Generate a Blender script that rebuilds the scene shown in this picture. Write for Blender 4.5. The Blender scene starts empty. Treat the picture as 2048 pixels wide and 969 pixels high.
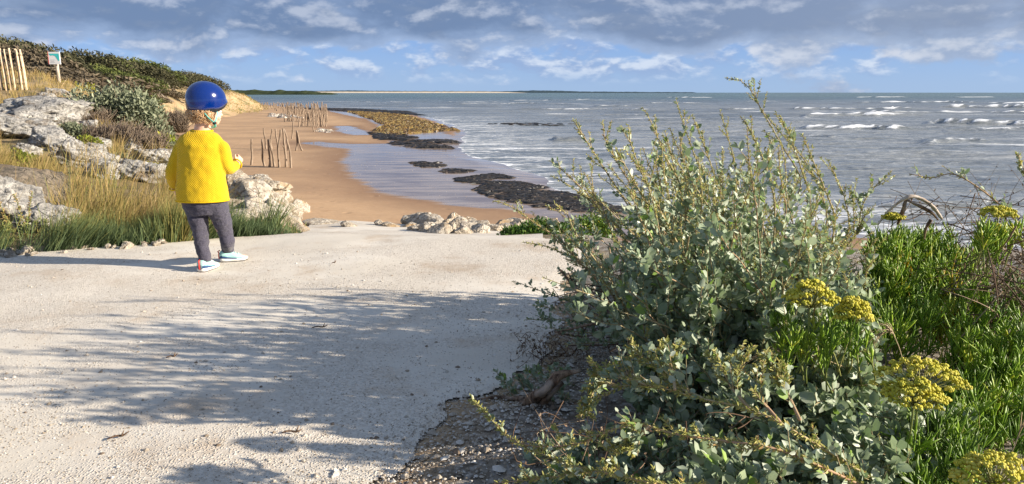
import bpy, math, random
import numpy as np
from mathutils import Vector, Matrix
R = math.radians
rng = np.random.default_rng(7)
random.seed(7)
S = bpy.context.scene
# ------------------------------------------------------------------ camera
F_PX = 1500.0
CAM_H = 0.95
PITCH = math.atan((484.5-185)/F_PX)
cam = bpy.data.cameras.new('camera'); cam_o = bpy.data.objects.new('camera', cam)
S.collection.objects.link(cam_o); S.camera = cam_o
cam.sensor_width = 36; cam.lens = 36*F_PX/2048
cam.clip_start = 0.05; cam.clip_end = 40000
cam_o.location = (0, 0, CAM_H); cam_o.rotation_euler = (math.pi/2-PITCH, 0, 0)
# ------------------------------------------------------------------ sky and sun
SUN_EL = R(20); SUN_AZ = R(101.5)          # azimuth clockwise from +Y
sunvec = Vector((math.sin(SUN_AZ)*math.cos(SUN_EL), math.cos(SUN_AZ)*math.cos(SUN_EL), math.sin(SUN_EL)))
sl = bpy.data.lights.new('sun', 'SUN'); sl.energy = 5.0; sl.angle = R(0.6); sl.color = (1.0, 0.89, 0.74)
so = bpy.data.objects.new('sun', sl); S.collection.objects.link(so)
so.rotation_euler = sunvec.to_track_quat('Z', 'Y').to_euler(); so.location = (20, -4, 10)
S.view_settings.view_transform = 'Standard'; S.view_settings.look = 'None'
S.view_settings.gamma = 1.0; S.view_settings.exposure = 1.05
S.view_settings.use_curve_mapping = False

def lin(*c):
    if len(c) == 1: c = c[0]
    return tuple(((x/255)/12.92 if x/255 <= .04045 else ((x/255+.055)/1.055)**2.4) for x in c)+(1.0,)

class NT:
    "tiny node-tree helper"
    def __init__(s, tree): s.t = tree; s.n = tree.nodes; s.l = tree.links; s.n.clear()
    def new(s, typ, **kw):
        n = s.n.new(typ)
        for k, v in kw.items():
            if k.startswith('i_'):
                key = k[2:]; key = int(key) if key.isdigit() else key.replace('_', ' ')
                s.set(n.inputs[key], v)
            else: setattr(n, k, v)
        return n
    def set(s, inp, v):
        if isinstance(v, bpy.types.NodeSocket): s.l.new(v, inp)
        elif isinstance(v, bpy.types.Node): s.l.new(v.outputs[0], inp)
        else: inp.default_value = v
    def math(s, op, a, b=None, clamp=False):
        n = s.n.new('ShaderNodeMath'); n.operation = op; n.use_clamp = clamp
        s.set(n.inputs[0], a)
        if b is not None: s.set(n.inputs[1], b)
        return n.outputs[0]
    def mix(s, f, a, b, blend='MIX'):
        n = s.n.new('ShaderNodeMix'); n.data_type = 'RGBA'; n.blend_type = blend
        s.set(n.inputs[0], f); s.set(n.inputs[6], a); s.set(n.inputs[7], b)
        return n.outputs[2]
    def noise(s, vec, scale, detail=4, rough=.55, dist=0.0, col=False):
        n = s.n.new('ShaderNodeTexNoise')
        if vec is not None: s.set(n.inputs['Vector'], vec)
        n.inputs['Scale'].default_value = scale; n.inputs['Detail'].default_value = detail
        n.inputs['Roughness'].default_value = rough; n.inputs['Distortion'].default_value = dist
        return n.outputs[1 if col else 0]
    def voro(s, vec, scale, feature='F1', out=0, rnd=1.0):
        n = s.n.new('ShaderNodeTexVoronoi'); n.feature = feature
        if vec is not None: s.set(n.inputs['Vector'], vec)
        n.inputs['Scale'].default_value = scale; n.inputs['Randomness'].default_value = rnd
        return n.outputs[out]
    def ramp(s, f, stops, interp='LINEAR'):
        n = s.n.new('ShaderNodeValToRGB'); n.color_ramp.interpolation = interp
        cr = n.color_ramp
        while len(cr.elements) < len(stops): cr.elements.new(.5)
        for e, (p, c) in zip(cr.elements, stops):
            e.position = p; e.color = c if hasattr(c, '__len__') else (c, c, c, 1)
        s.set(n.inputs[0], f); return n.outputs[0]
    def mapr(s, f, a, b, c=0., d=1., smooth=True):
        n = s.n.new('ShaderNodeMapRange'); n.interpolation_type = 'SMOOTHSTEP' if smooth else 'LINEAR'
        s.set(n.inputs[0], f)
        for i, v in zip((1, 2, 3, 4), (a, b, c, d)): n.inputs[i].default_value = v
        return n.outputs[0]
    def mapping(s, vec, scale=(1, 1, 1), loc=(0, 0, 0), rot=(0, 0, 0)):
        n = s.n.new('ShaderNodeMapping'); s.set(n.inputs[0], vec)
        n.inputs['Scale'].default_value = scale; n.inputs['Location'].default_value = loc
        n.inputs['Rotation'].default_value = rot
        return n.outputs[0]
    def pos(s): return s.n.new('ShaderNodeNewGeometry').outputs['Position']
    def obj(s): return s.n.new('ShaderNodeTexCoord').outputs['Object']
    def attr(s, name):
        n = s.n.new('ShaderNodeAttribute'); n.attribute_name = name; return n.outputs['Fac']
    def bump(s, h, strength=.5, dist=.01, normal=None):
        n = s.n.new('ShaderNodeBump'); s.set(n.inputs['Height'], h)
        n.inputs['Strength'].default_value = strength; n.inputs['Distance'].default_value = dist
        if normal is not None: s.set(n.inputs['Normal'], normal)
        return n.outputs[0]
    def principled(s, col, rough=.8, bump=None, spec=.3, **kw):
        n = s.n.new('ShaderNodeBsdfPrincipled'); s.set(n.inputs['Base Color'], col)
        s.set(n.inputs['Roughness'], rough); s.set(n.inputs['Specular IOR Level'], spec)
        if bump is not None: s.set(n.inputs['Normal'], bump)
        for k, v in kw.items(): s.set(n.inputs[k.replace('_', ' ')], v)
        return n.outputs[0]
    def out(s, sh):
        n = s.n.new('ShaderNodeOutputMaterial'); s.l.new(sh, n.inputs[0])

def newmat(name):
    m = bpy.data.materials.new(name); m.use_nodes = True
    return m, NT(m.node_tree)

# world: Nishita sky with procedural clouds laid over it by direction
world = bpy.data.worlds.new('World'); S.world = world; world.use_nodes = True
def build_world():
    t = NT(world.node_tree)
    sky = t.new('ShaderNodeTexSky', sky_type='NISHITA', sun_disc=False, sun_elevation=SUN_EL, sun_rotation=SUN_AZ)
    sky.altitude = 0; sky.air_density = 1.0; sky.dust_density = 0.6; sky.ozone_density = 3.0
    d = t.new('ShaderNodeTexCoord').outputs['Generated']
    sep = t.new('ShaderNodeSeparateXYZ'); t.set(sep.inputs[0], d)
    z = sep.outputs[2]
    SC = 10.0   # sky texture is used at strength 0.1, cloud colours are given for strength 1
    base = t.mix(1.0, sky.outputs[0], (.72, .86, 1.14, 1), 'MULTIPLY')
    veil = t.ramp(z, [(0, (1.75, 2.55, 3.9, 1)), (.05, (1.25, 2.05, 3.75, 1)), (.12, (.75, 1.5, 3.5, 1)), (.5, (.6, 1.3, 3.2, 1))])
    base = t.mix(.85, base, veil)
    def cc(r, g, b):
        c = lin(r, g, b); return (c[0]*SC*.52, c[1]*SC*.52, c[2]*SC*.52, 1)
    def field(scale, loc, detail, rough, dz, dist=.25):
        return t.noise(t.mapping(d, scale, loc=(loc[0], loc[1], loc[2]+dz*scale[2])), 1.0, detail, rough, dist)
    # small far puffs low over the horizon
    sc2, l2 = (19, 19, 44), (3.1, 1.7, .3)
    lump = t.noise(t.mapping(d, (3.5, 3.5, 10), loc=(1.2, 7.7, .6)), 1.0, 3, .5)
    lm = t.math('MULTIPLY', t.math('SUBTRACT', lump, .5), .7)
    a0 = field(sc2, l2, 6, .52, 0, .1); a1 = field(sc2, l2, 6, .52, .0065, .1)
    m2 = t.math('MULTIPLY', t.mapr(t.math('ADD', a0, lm), .42, .60), t.mapr(z, .006, .034))
    li2 = t.mapr(t.math('SUBTRACT', a0, a1), -.05, .13)
    c2 = t.mix(li2, cc(148, 170, 208), cc(226, 233, 243))
    s1 = t.mix(t.math('MULTIPLY', m2, .66), base, c2)
    # heavier flat-based cumulus above, lit on their upper edges
    sc1, l1 = (8.5, 8.5, 17), (5.3, 2.9, 1.12)
    big = t.noise(t.mapping(d, (2.2, 2.2, 12), loc=(8.2, 4.4, 3.3)), 1.0, 3, .5)
    b0 = field(sc1, l1, 9, .55, 0, .12); b1 = field(sc1, l1, 9, .55, .010, .12)
    el = t.mapr(z, .024, .080, -.14, .24, False)
    dens = t.math('ADD', t.math('ADD', b0, t.math('MULTIPLY', t.math('SUBTRACT', big, .5), .55)), el)
    m1 = t.mapr(dens, .43, .53)
    li1 = t.mapr(t.math('SUBTRACT', b0, b1), .0, .13)
    thick = t.mapr(dens, .46, .78)
    dark = t.mix(thick, cc(156, 178, 212), cc(112, 134, 168))
    c1 = t.mix(t.math('MULTIPLY', li1, t.mapr(thick, .0, 1., 1., .5)), dark, cc(220, 226, 238))
    gx = t.mapr(sep.outputs[0], -.05, .5)
    c1 = t.mix(t.math('MULTIPLY', gx, .32), c1, cc(172, 180, 194))
    s2 = t.mix(t.math('MULTIPLY', m1, .92), s1, c1)
    bg = t.new('ShaderNodeBackground'); t.set(bg.inputs[0], s2); bg.inputs[1].default_value = 0.1
    o = t.new('ShaderNodeOutputWorld'); t.l.new(bg.outputs[0], o.inputs[0])
build_world()

# ------------------------------------------------------------------ helpers
CP, SP = math.cos(PITCH), math.sin(PITCH)
def zc(Y, z=0.0): return Y*CP+(CAM_H-z)*SP
def W(px, py, z=0.0):
    "point of the photograph's pixel on the level z"
    t = (py-484.5)/F_PX                       # tan below axis
    a = PITCH+math.atan(t)
    Y = (CAM_H-z)/math.tan(a)
    return Vector(((px-1024)/F_PX*zc(Y, z), Y, z))
def D(px, py, Y):
    "point of the photograph's pixel at distance Y"
    a = PITCH+math.atan((py-484.5)/F_PX)
    z = CAM_H-Y*math.tan(a)
    return Vector(((px-1024)/F_PX*zc(Y, z), Y, z))

def hsh(ix, iy, iz, seed):
    with np.errstate(over='ignore'):
        h = (ix.astype(np.int64)*374761393+iy.astype(np.int64)*668265263+iz.astype(np.int64)*2147483647+seed*1274126177) & 0xffffffff
        h = ((h ^ (h >> 13))*1274126177) & 0xffffffff
        h = (h ^ (h >> 16)) & 0xffff
    return h/65535.0
def vn(x, y, z=None, seed=0):
    x = np.asarray(x, float); y = np.asarray(y, float); z = np.zeros_like(x) if z is None else np.asarray(z, float)
    ix, iy, iz = np.floor(x), np.floor(y), np.floor(z)
    fx, fy, fz = x-ix, y-iy, z-iz
    fx, fy, fz = [f*f*(3-2*f) for f in (fx, fy, fz)]
    r = 0
    for dx in (0, 1):
        for dy in (0, 1):
            for dz in (0, 1):
                wgt = (fx if dx else 1-fx)*(fy if dy else 1-fy)*(fz if dz else 1-fz)
                r = r+wgt*hsh(ix+dx, iy+dy, iz+dz, seed)
    return r
def fbm(x, y, z=None, oct=4, seed=0, gain=.5):
    a, s, r = 1., 0., 0.
    f = 1.
    for o in range(oct):
        r = r+a*vn(np.asarray(x)*f+o*17.3, np.asarray(y)*f-o*9.1, None if z is None else np.asarray(z)*f, seed+o); s += a
        a *= gain; f *= 2.03
    return r/s

def tag(o, label=None, cat=None, group=None, kind=None):
    if label: o['label'] = label
    if cat: o['category'] = cat
    if group: o['group'] = group
    if kind: o['kind'] = kind
    return o
def empty(name, loc=(0, 0, 0), rz=0):
    o = bpy.data.objects.new(name, None); S.collection.objects.link(o)
    o.location = loc; o.rotation_euler = (0, 0, rz); o.empty_display_size = .1
    return o
def mk(name, V, Fs, mat, parent=None, attrs=None, smooth=True, loc=None):
    "one mesh object from a vertex array and face arrays of any width"
    V = np.asarray(V, np.float32)
    if loc is not None: V = V-np.asarray(loc, np.float32)
    if isinstance(Fs, np.ndarray): Fs = [Fs]
    Fs = [np.asarray(f, np.int32) for f in Fs if len(f)]
    me = bpy.data.meshes.new(name)
    me.vertices.add(len(V)); me.vertices.foreach_set('co', V.ravel())
    loops = np.concatenate([f.ravel() for f in Fs]); tot = np.concatenate([np.full(len(f), f.shape[1], np.int32) for f in Fs])
    start = np.concatenate([[0], np.cumsum(tot)[:-1]]).astype(np.int32)
    me.loops.add(len(loops)); me.loops.foreach_set('vertex_index', loops)
    me.polygons.add(len(tot)); me.polygons.foreach_set('loop_start', start); me.polygons.foreach_set('loop_total', tot)
    me.polygons.foreach_set('use_smooth', np.full(len(tot), smooth))
    me.update(calc_edges=True); me.validate()
    for k, a in (attrs or {}).items():
        at = me.attributes.new(k, 'FLOAT', 'POINT'); at.data.foreach_set('value', np.asarray(a, np.float32))
    me.materials.append(mat)
    o = bpy.data.objects.new(name, me); S.collection.objects.link(o)
    if loc is not None and parent is None: o.location = loc
    if parent is not None: o.parent = parent
    return o
def copy_tree(o, parent=None):
    c = o.copy(); S.collection.objects.link(c)
    if parent is not None: c.parent = parent
    for ch in list(o.children): copy_tree(ch, c)
    return c
class Acc:
    "collects pieces for one mesh"
    def __init__(s): s.V = []; s.F = {}; s.n = 0; s.A = {}
    def add(s, V, Fs, **at):
        V = np.asarray(V, float)
        if isinstance(Fs, (np.ndarray, list)) and len(Fs) and isinstance(Fs[0], (np.ndarray, list)) and not np.isscalar(Fs[0][0]): pass
        else: Fs = [Fs]
        for f in Fs:
            f = np.asarray(f, np.int64)
            if len(f): s.F.setdefault(f.shape[1], []).append(f+s.n)
        for k, a in at.items(): s.A.setdefault(k, []).append(np.broadcast_to(np.asarray(a, float), (len(V),)))
        s.V.append(V); s.n += len(V)
    def build(s, name, mat, parent=None, smooth=True, loc=None):
        return mk(name, np.concatenate(s.V), [np.concatenate(f) for f in s.F.values()], mat, parent,
                  {k: np.concatenate(a) for k, a in s.A.items()}, smooth, loc)
def tube(P, rad, n=6, squash=1.0):
    P = np.asarray(P, float); m = len(P); rad = np.broadcast_to(np.asarray(rad, float), (m,))
    T = np.gradient(P, axis=0); T /= np.linalg.norm(T, axis=1)[:, None]+1e-9
    up = np.array([0, 0, 1.]) if abs(T[:, 2]).mean() < .8 else np.array([1., 0, 0])
    A = np.cross(T, up); A /= np.linalg.norm(A, axis=1)[:, None]+1e-9
    B = np.cross(A, T)
    th = np.linspace(0, 2*np.pi, n, endpoint=False)
    V = P[:, None]+rad[:, None, None]*(np.cos(th)[None, :, None]*A[:, None]+squash*np.sin(th)[None, :, None]*B[:, None])
    V = V.reshape(-1, 3)
    i = np.arange(m-1)[:, None]*n; j = np.arange(n)[None]; k = (j+1) % n
    Q = np.stack([i+j, i+k, i+n+k, i+n+j], -1).reshape(-1, 4)
    V = np.concatenate([V, P[:1], P[-1:]])
    a, b = m*n, m*n+1
    jj = np.arange(n); kk = (jj+1) % n
    T1 = np.stack([np.full(n, a), kk, jj], -1); T2 = np.stack([np.full(n, b), (m-1)*n+jj, (m-1)*n+kk], -1)
    return V, [Q, np.concatenate([T1, T2])]
def box(c, s, rz=0):
    v = np.array([[x, y, z] for x in (-1, 1) for y in (-1, 1) for z in (-1, 1)], float)*np.asarray(s)/2
    cs, sn = math.cos(rz), math.sin(rz)
    v = np.stack([v[:, 0]*cs-v[:, 1]*sn, v[:, 0]*sn+v[:, 1]*cs, v[:, 2]], 1)+np.asarray(c)
    return v, np.array([[0, 1, 3, 2], [4, 6, 7, 5], [0, 4, 5, 1], [2, 3, 7, 6], [0, 2, 6, 4], [1, 5, 7, 3]])
def nrm(v): return v/(np.linalg.norm(v, axis=-1, keepdims=True)+1e-9)
def leaves(P, Dr, Nn, L, Wd, fold=.25, curl=.1):
    "ovate leaves: six points, two quads each"
    P, Dr, Nn = np.asarray(P), nrm(np.asarray(Dr)), np.asarray(Nn)
    Sd = nrm(np.cross(Dr, Nn)); Nn = nrm(np.cross(Sd, Dr))
    L = np.asarray(L)[:, None]; Wd = np.asarray(Wd)[:, None]*.5
    b = P; t = P+Dr*L+Nn*L*-curl
    l1 = P+Dr*L*.28+Sd*Wd*.92+Nn*Wd*fold; l2 = P+Dr*L*.70+Sd*Wd*.82+Nn*(Wd*fold-L*curl*.4)
    r1 = P+Dr*L*.28-Sd*Wd*.92+Nn*Wd*fold; r2 = P+Dr*L*.70-Sd*Wd*.82+Nn*(Wd*fold-L*curl*.4)
    V = np.stack([b, l1, l2, t, r2, r1], 1).reshape(-1, 3)
    i = np.arange(len(P))[:, None]*6
    Q = np.concatenate([i+np.array([[0, 1, 2, 3]]), i+np.array([[0, 3, 4, 5]])])
    return V, Q
def blades(P, Dr, L, Wd, bend, seg=3):
    "grass blades curving towards bend (N,3)"
    P = np.asarray(P); N = len(P); Dr = nrm(np.asarray(Dr)); bend = np.asarray(bend)
    L = np.asarray(L)[:, None]; Wd = np.asarray(Wd)[:, None]
    ang = rng.uniform(0, np.pi, N); Sd = np.stack([np.cos(ang), np.sin(ang), np.zeros(N)], 1)
    rows = []; ts = []
    for k in range(seg+1):
        t = k/seg
        c = P+Dr*L*t+bend*L*t*t
        w = Wd*(1-t)**.7*.5
        if k < seg: rows += [c-Sd*w, c+Sd*w]; ts += [t, t]
        else: rows += [c]; ts += [t]
    n = 2*seg+1
    V = np.stack(rows, 1).reshape(-1, 3)
    i = np.arange(N)[:, None]*n
    Q = [i+np.array([[2*k, 2*k+1, 2*k+3, 2*k+2]]) for k in range(seg-1)]
    Tt = i+np.array([[2*seg-2, 2*seg-1, 2*seg]])
    return V, [np.concatenate(Q), Tt], np.tile(np.array(ts), N)
def bez(a, c, b, n=10, c2=None):
    t = np.linspace(0, 1, n)[:, None]; a, b, c = map(lambda q: np.asarray(q, float), (a, b, c))
    if c2 is None: return (1-t)**2*a+2*t*(1-t)*c+t*t*b
    c2 = np.asarray(c2, float)
    return (1-t)**3*a+3*t*(1-t)**2*c+3*t*t*(1-t)*c2+t**3*b
def poly_interp(P, n):
    "smooth resample of a polyline"
    P = np.asarray(P, float); d = np.concatenate([[0], np.cumsum(np.linalg.norm(np.diff(P, axis=0), axis=1))])
    m = len(P); t = np.linspace(0, d[-1], n)
    out = np.empty((n, 3))
    M = np.gradient(P, axis=0)/np.maximum(np.gradient(d), 1e-6)[:, None]
    k = np.clip(np.searchsorted(d, t, side='right')-1, 0, m-2)
    h = (d[k+1]-d[k]); u = ((t-d[k])/h)[:, None]; h = h[:, None]
    return (2*u**3-3*u**2+1)*P[k]+(u**3-2*u**2+u)*h*M[k]+(-2*u**3+3*u**2)*P[k+1]+(u**3-u**2)*h*M[k+1]
# ------------------------------------------------------------------ terrain
BEACH_Z = -3.05; SEA_Z = -3.13
KN = {  # profile of the land along lines of sight: pixel column -> (Y, z) knots
 -1400: [(1,0),(2.6,0),(4,.15),(8,.7),(15,1.2),(24,1.7),(40,2.2),(70,3.2),(120,4),(260,4)],
 -500: [(1,0),(3.8,0),(5.5,.1),(8,.35),(12,.7),(18,1.1),(24,1.6),(40,1.9),(60,2.7),(80,3.4),(130,3.8),(260,3.8)],
 0:   [(1,0),(4.35,0),(5,.03),(7,.17),(12,.52),(16,.78),(18,.92),(24,1.45),(30,1.6),(40,1.7),(60,2.4),(80,3.2),(110,3.5),(150,3.4),(260,3)],
 100: [(1,0),(4.5,0),(5.2,.04),(7,.17),(12,.5),(18,.84),(24,1.36),(28,1.4),(40,1.3),(60,2.2),(85,3.2),(110,3.4),(150,3.3),(260,3)],
 200: [(1,0),(4.6,0),(5.4,.04),(7,.16),(12,.44),(16,.62),(20,.7),(25,.5),(35,-.4),(50,.1),(70,1.5),(95,3.0),(120,3.3),(150,3.2),(260,2.5)],
 270: [(1,0),(4.7,0),(5.4,.02),(7,.12),(12,.3),(16,.32),(20,.1),(25,-1.2),(35,-2.3),(60,-1.9),(80,.9),(100,2.7),(125,3.1),(150,3.0),(260,2.3)],
 330: [(1,0),(4.8,0),(5.4,.0),(7,.08),(10,.14),(13,.1),(17,-.9),(23,-2.6),(30,-3.4),(80,-3.4),(92,-2.7),(100,-1.2),(112,1.2),(130,2.7),(150,3.0),(200,2.6),(260,2)],
 400: [(1,0),(4.9,0),(5.5,.0),(8,.0),(10.5,-.05),(14,-1.2),(18,-2.8),(22,-3.4),(95,-3.4),(108,-3.),(122,-2.6),(140,-.8),(152,1.2),(170,2.2),(200,2.4),(260,1.6)],
 460: [(1,0),(5,0),(5.6,-.02),(7,-.03),(8.6,-.1),(11,-.9),(14,-2.2),(18,-3.4),(120,-3.4),(128,-3.02),(150,-2.6),(163,-.9),(174,.8),(190,1.3),(230,1.2),(260,1)],
 490: [(1,0),(5,0),(5.6,-.03),(7,-.06),(8.8,-.15),(10.5,-1.0),(14,-2.6),(17,-3.4),(150,-3.4),(160,-2.9),(174,-1.6),(186,-.2),(200,.0),(230,-.2),(270,-3.4)],
 525: [(1,0),(5,0),(5.6,-.06),(7,-.12),(8.6,-.20),(10.2,-1.1),(12,-2.0),(15,-3.0),(17,-3.4),(170,-3.4),(190,-3.0),(206,-2.6),(220,-3.0),(240,-3.4)],
 562: [(1,0),(5.05,0),(5.7,-.08),(7,-.24),(8,-.36),(9.2,-.85),(12,-1.9),(16,-3.4),(170,-3.4),(206,-3.2),(260,-3.5)],
 600: [(1,0),(5.05,0),(5.7,-.12),(7,-.45),(9.5,-.80),(11.5,-1.02),(13,-1.8),(16,-3.4),(260,-3.5)],
 700: [(1,0),(5.0,0),(5.7,-.12),(7,-.45),(9.5,-.79),(11.5,-1.0),(13,-1.8),(16,-3.4),(260,-3.5)],
 1000: [(1,0),(4.85,0),(5.6,-.12),(7,-.45),(9.5,-.82),(11.0,-1.02),(12.6,-1.8),(16,-3.4),(260,-3.5)],
 1150: [(1,0),(4.7,0),(5.6,-.1),(7,-.4),(9.,-.75),(11.0,-1.05),(12.6,-1.8),(16,-3.4),(260,-3.5)],
 1400: [(1,.0),(4.5,.0),(5.6,-.25),(7,-.8),(10,-2.),(14,-3.4),(260,-3.5)],
 3400: [(1,.0),(4.0,.0),(5.0,-.25),(7,-1.1),(10,-2.5),(13,-3.5),(260,-3.5)],
}
kpx = np.array(sorted(KN), float)
lY = np.linspace(0, math.log(260), 400)
KZ = np.array([np.interp(lY, [math.log(a) for a, b in KN[int(k)]], [b for a, b in KN[int(k)]]) for k in kpx])
ker = np.exp(-np.linspace(-2, 2, 7)**2); ker /= ker.sum()
KZ = np.array([np.convolve(np.pad(r, 3, mode='edge'), ker, 'valid') for r in KZ])
def Zbase(px, Y):
    px = np.clip(px, kpx[0], kpx[-1]); Y = np.clip(Y, 1, 259)
    i = np.clip(np.searchsorted(kpx, px, side='right')-1, 0, len(kpx)-2)
    u = (px-kpx[i])/(kpx[i+1]-kpx[i]); 
    f = np.log(Y)/math.log(260)*399; j = np.clip(f.astype(int), 0, 398); v = f-j
    a = KZ[i, j]*(1-v)+KZ[i, j+1]*v; b = KZ[i+1, j]*(1-v)+KZ[i+1, j+1]*v
    return a*(1-u)+b*u
def pxof(X, Y): return 1024+F_PX*X/(CP*Y+SP*CAM_H*.9)
def Xof(px, Y): return (px-1024)/F_PX*(CP*Y+SP*CAM_H*.9)
def right_edge(Y):
    "X of the path's right-hand edge"
    pts = [W(700,1100), W(755,969), W(800,925), W(850,865), W(925,812), W(1020,765), W(1085,715), W(1110,650), W(1120,600), W(1150,560), W(1180,520), W(1150,486)]
    return np.interp(Y, [p.y for p in pts], [p.x for p in pts])
def far_edge(px): return np.interp(px, [-1400, -300, 0, 150, 300, 600, 620, 1400], [3.2, 4.15, 4.33, 4.5, 4.68, 5.07, 60, 60])
def onpath(X, Y):
    "positive inside the gravel path (metres, roughly)"
    px = pxof(X, Y)
    wob = (fbm(X*3, Y*3, oct=4, seed=3)-.5)*.22
    wr = (fbm(X*5, Y*5, oct=4, seed=5)-.5)*.25
    a = right_edge(Y)-X+wr; a = np.where(Y > 5, 1.0, a)
    b = far_edge(px)-Y+wob*.6
    return np.minimum(a, b)
def ground(X, Y):
    X = np.asarray(X, float); Y = np.asarray(Y, float)
    px = pxof(X, np.maximum(Y, 1.0))
    z = Zbase(px, Y)
    off = np.clip(-onpath(X, Y)/.3, 0, 1)*(Y > 0.9)
    fade = np.clip((Y-5)/20, 0, 1)
    z = z+off*((fbm(X*2.2, Y*2.2, oct=4, seed=11)-.5)*.09+fade*(fbm(X*.5, Y*.5, oct=4, seed=12)-.5)*.9*(z > -2.2))
    z = z+(1-off)*(fbm(X*1.3, Y*1.3, oct=3, seed=13)-.5)*.025
    # low shoulder of soil right of the path
    sh = np.clip((X-right_edge(np.clip(Y, 1, 4.6)))/.5, 0, 1)*np.clip((5.2-Y)/1.0, 0, 1)
    return z+sh*.05
def gz(x, y): return float(ground(np.array([x]), np.array([y]))[0])

def grid_mesh(X, Y, Z, name, mat, attrs=None, keep=None):
    nr, nc = X.shape
    V = np.stack([X, Y, Z], -1).reshape(-1, 3)
    i = np.arange(nr-1)[:, None]*nc+np.arange(nc-1)[None]
    Q = np.stack([i, i+1, i+nc+1, i+nc], -1).reshape(-1, 4)
    if keep is not None:
        k = keep.reshape(-1); Q = Q[k[Q].all(1)]
        used = np.unique(Q); mp = -np.ones(len(V), int); mp[used] = np.arange(len(used))
        V = V[used]; Q = mp[Q]; attrs = {a: b.reshape(-1)[used] for a, b in (attrs or {}).items()}
    else: attrs = {a: b.reshape(-1) for a, b in (attrs or {}).items()}
    return mk(name, V, Q, mat, None, attrs)

def m_soil():
    m, t = newmat('soil'); p = t.pos()
    n1 = t.noise(p, 1.1, 6, .6); n2 = t.noise(p, 14, 6, .65); n3 = t.voro(p, 55)
    far = t.attr('sandy')
    soil = t.mix(t.mapr(n2, .35, .7), (.13, .105, .08, 1), (.29, .245, .19, 1))
    dry = t.mix(t.mapr(n1, .35, .65), (.20, .145, .075, 1), (.33, .25, .145, 1))
    dry = t.mix(t.mapr(t.noise(p, 3, 8, .7), .48, .62), dry, (.13, .12, .05, 1))
    sand = t.mix(n1, lin(176, 146, 110), lin(206, 176, 138))
    sand = t.mix(t.mapr(t.noise(p, .35, 7, .65), .5, .62), sand, (.22, .20, .10, 1))
    pebb = t.mapr(n3, .0, .28, 1, 0)
    rockc = t.mix(t.mapr(t.noise(p, 30, 3), .45, .6), soil, (.34, .31, .27, 1))
    c = t.mix(t.attr('dry'), rockc, dry); c = t.mix(far, c, sand)
    h = t.math('ADD', t.math('MULTIPLY', n2, .6), t.math('MULTIPLY', pebb, .25))
    t.out(t.principled(c, .95, t.bump(h, .9, .03), .1)); return m
def m_path():
    m, t = newmat('pale_gravel'); p = t.pos()
    big = t.noise(p, .9, 5, .6, .4)
    smooth = t.mapr(t.noise(t.mapping(p, (.7, 1.3, 1)), 1.0, 5, .55, .5), .46, .58)   # swept clean slab
    v = t.voro(t.mapping(p, (1, 1, 1)), 125, 'F1', 0); vc = t.voro(p, 125, 'F1', 1)
    v2 = t.voro(p, 60, 'F1', 0); vc2 = t.voro(p, 60, 'F1', 1)
    fine = t.noise(p, 160, 3, .6)
    base = t.mix(t.mapr(big, .35, .65), (.60, .545, .46, 1), (.72, .67, .585, 1))
    grit = t.mix(t.math('MULTIPLY', vc, 1.0), (.40, .34, .27, 1), (.76, .70, .61, 1))
    c = t.mix(smooth, t.mix(.65, base, grit), base)
    c = t.mix(t.mapr(t.noise(p, 1.7, 6, .7), .50, .72, 0, .62), c, (.42, .30, .19, 1))
    dark = t.mapr(t.voro(p, 21), .0, .055, 1, 0)
    c = t.mix(t.math('MULTIPLY', dark, .7), c, (.12, .09, .07, 1))
    d1 = t.mapr(v, .0, .5, 1, 0); d2 = t.mapr(v2, .0, .32, 1, 0)
    rough = t.mix(smooth, (1, 1, 1, 1), (.12, .12, .12, 1))
    h = t.math('ADD', t.math('MULTIPLY', t.math('MULTIPLY', d1, rough), .8), t.math('MULTIPLY', fine, .15))
    h = t.math('ADD', h, t.math('MULTIPLY', t.math('MULTIPLY', d2, t.mapr(vc2, .5, .6)), rough))
    h = t.math('ADD', h, t.math('MULTIPLY', t.noise(p, 9, 5, .6), .8))
    t.out(t.principled(c, .92, t.bump(h, .5, .0085), .15)); return m
MAT_SOIL = m_soil(); MAT_PATH = m_path()

cols = np.concatenate([np.linspace(-1400, -60, 90), np.linspace(-50, 1250, 430), np.linspace(1260, 3400, 240)])
rows = np.concatenate([np.linspace(1.0, 6.0, 210), 6.0*np.exp(np.linspace(.012, math.log(260/6.), 300))])
PX, YY = np.meshgrid(cols, rows); XX = Xof(PX, YY); ZZ = ground(XX, YY)
sandy = np.clip((PX-290)/120, 0, 1)*np.clip((YY-24)/40, 0, 1)
hsel = (YY > 70)*np.clip(1-np.abs(ZZ+1.3)/1.6, 0, 1)*(fbm(XX*.12, YY*.12, seed=31) > .42)
sandy = np.maximum(sandy*np.clip((1.4-ZZ)/1.2, .15, 1), hsel*(PX > 260))
sandy = np.maximum(sandy, .9*np.clip((PX-595)/20, 0, 1)*(YY > 5)*(PX < 1060))
dry = np.clip((1150-PX)/80, 0, 1)*np.clip((YY-np.minimum(far_edge(PX), 5)+.1)/.3, 0, 1)
# a flat apron closes the ground behind the camera
ax = np.linspace(-16, 16, len(cols))
AX = np.stack([ax, ax, XX[0]]); AY = np.stack([np.full_like(ax, -9.), np.full_like(ax, .9), YY[0]])
GX = np.concatenate([AX[:2], XX]); GY = np.concatenate([AY[:2], YY])
GZ = np.concatenate([np.full((2, len(cols)), -.004), ZZ])
ed_ = -onpath(XX, YY); sandy = np.maximum(sandy, .8*np.clip(1-ed_/.16, 0, 1)*(ed_ > 0)*(YY < 5)*(PX > 640))
z2 = np.zeros((2, len(cols)))
o = grid_mesh(GX, GY, GZ, 'ground', MAT_SOIL, {'sandy': np.concatenate([z2, sandy]), 'dry': np.concatenate([z2, dry])})
tag(o, kind='structure')
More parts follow.
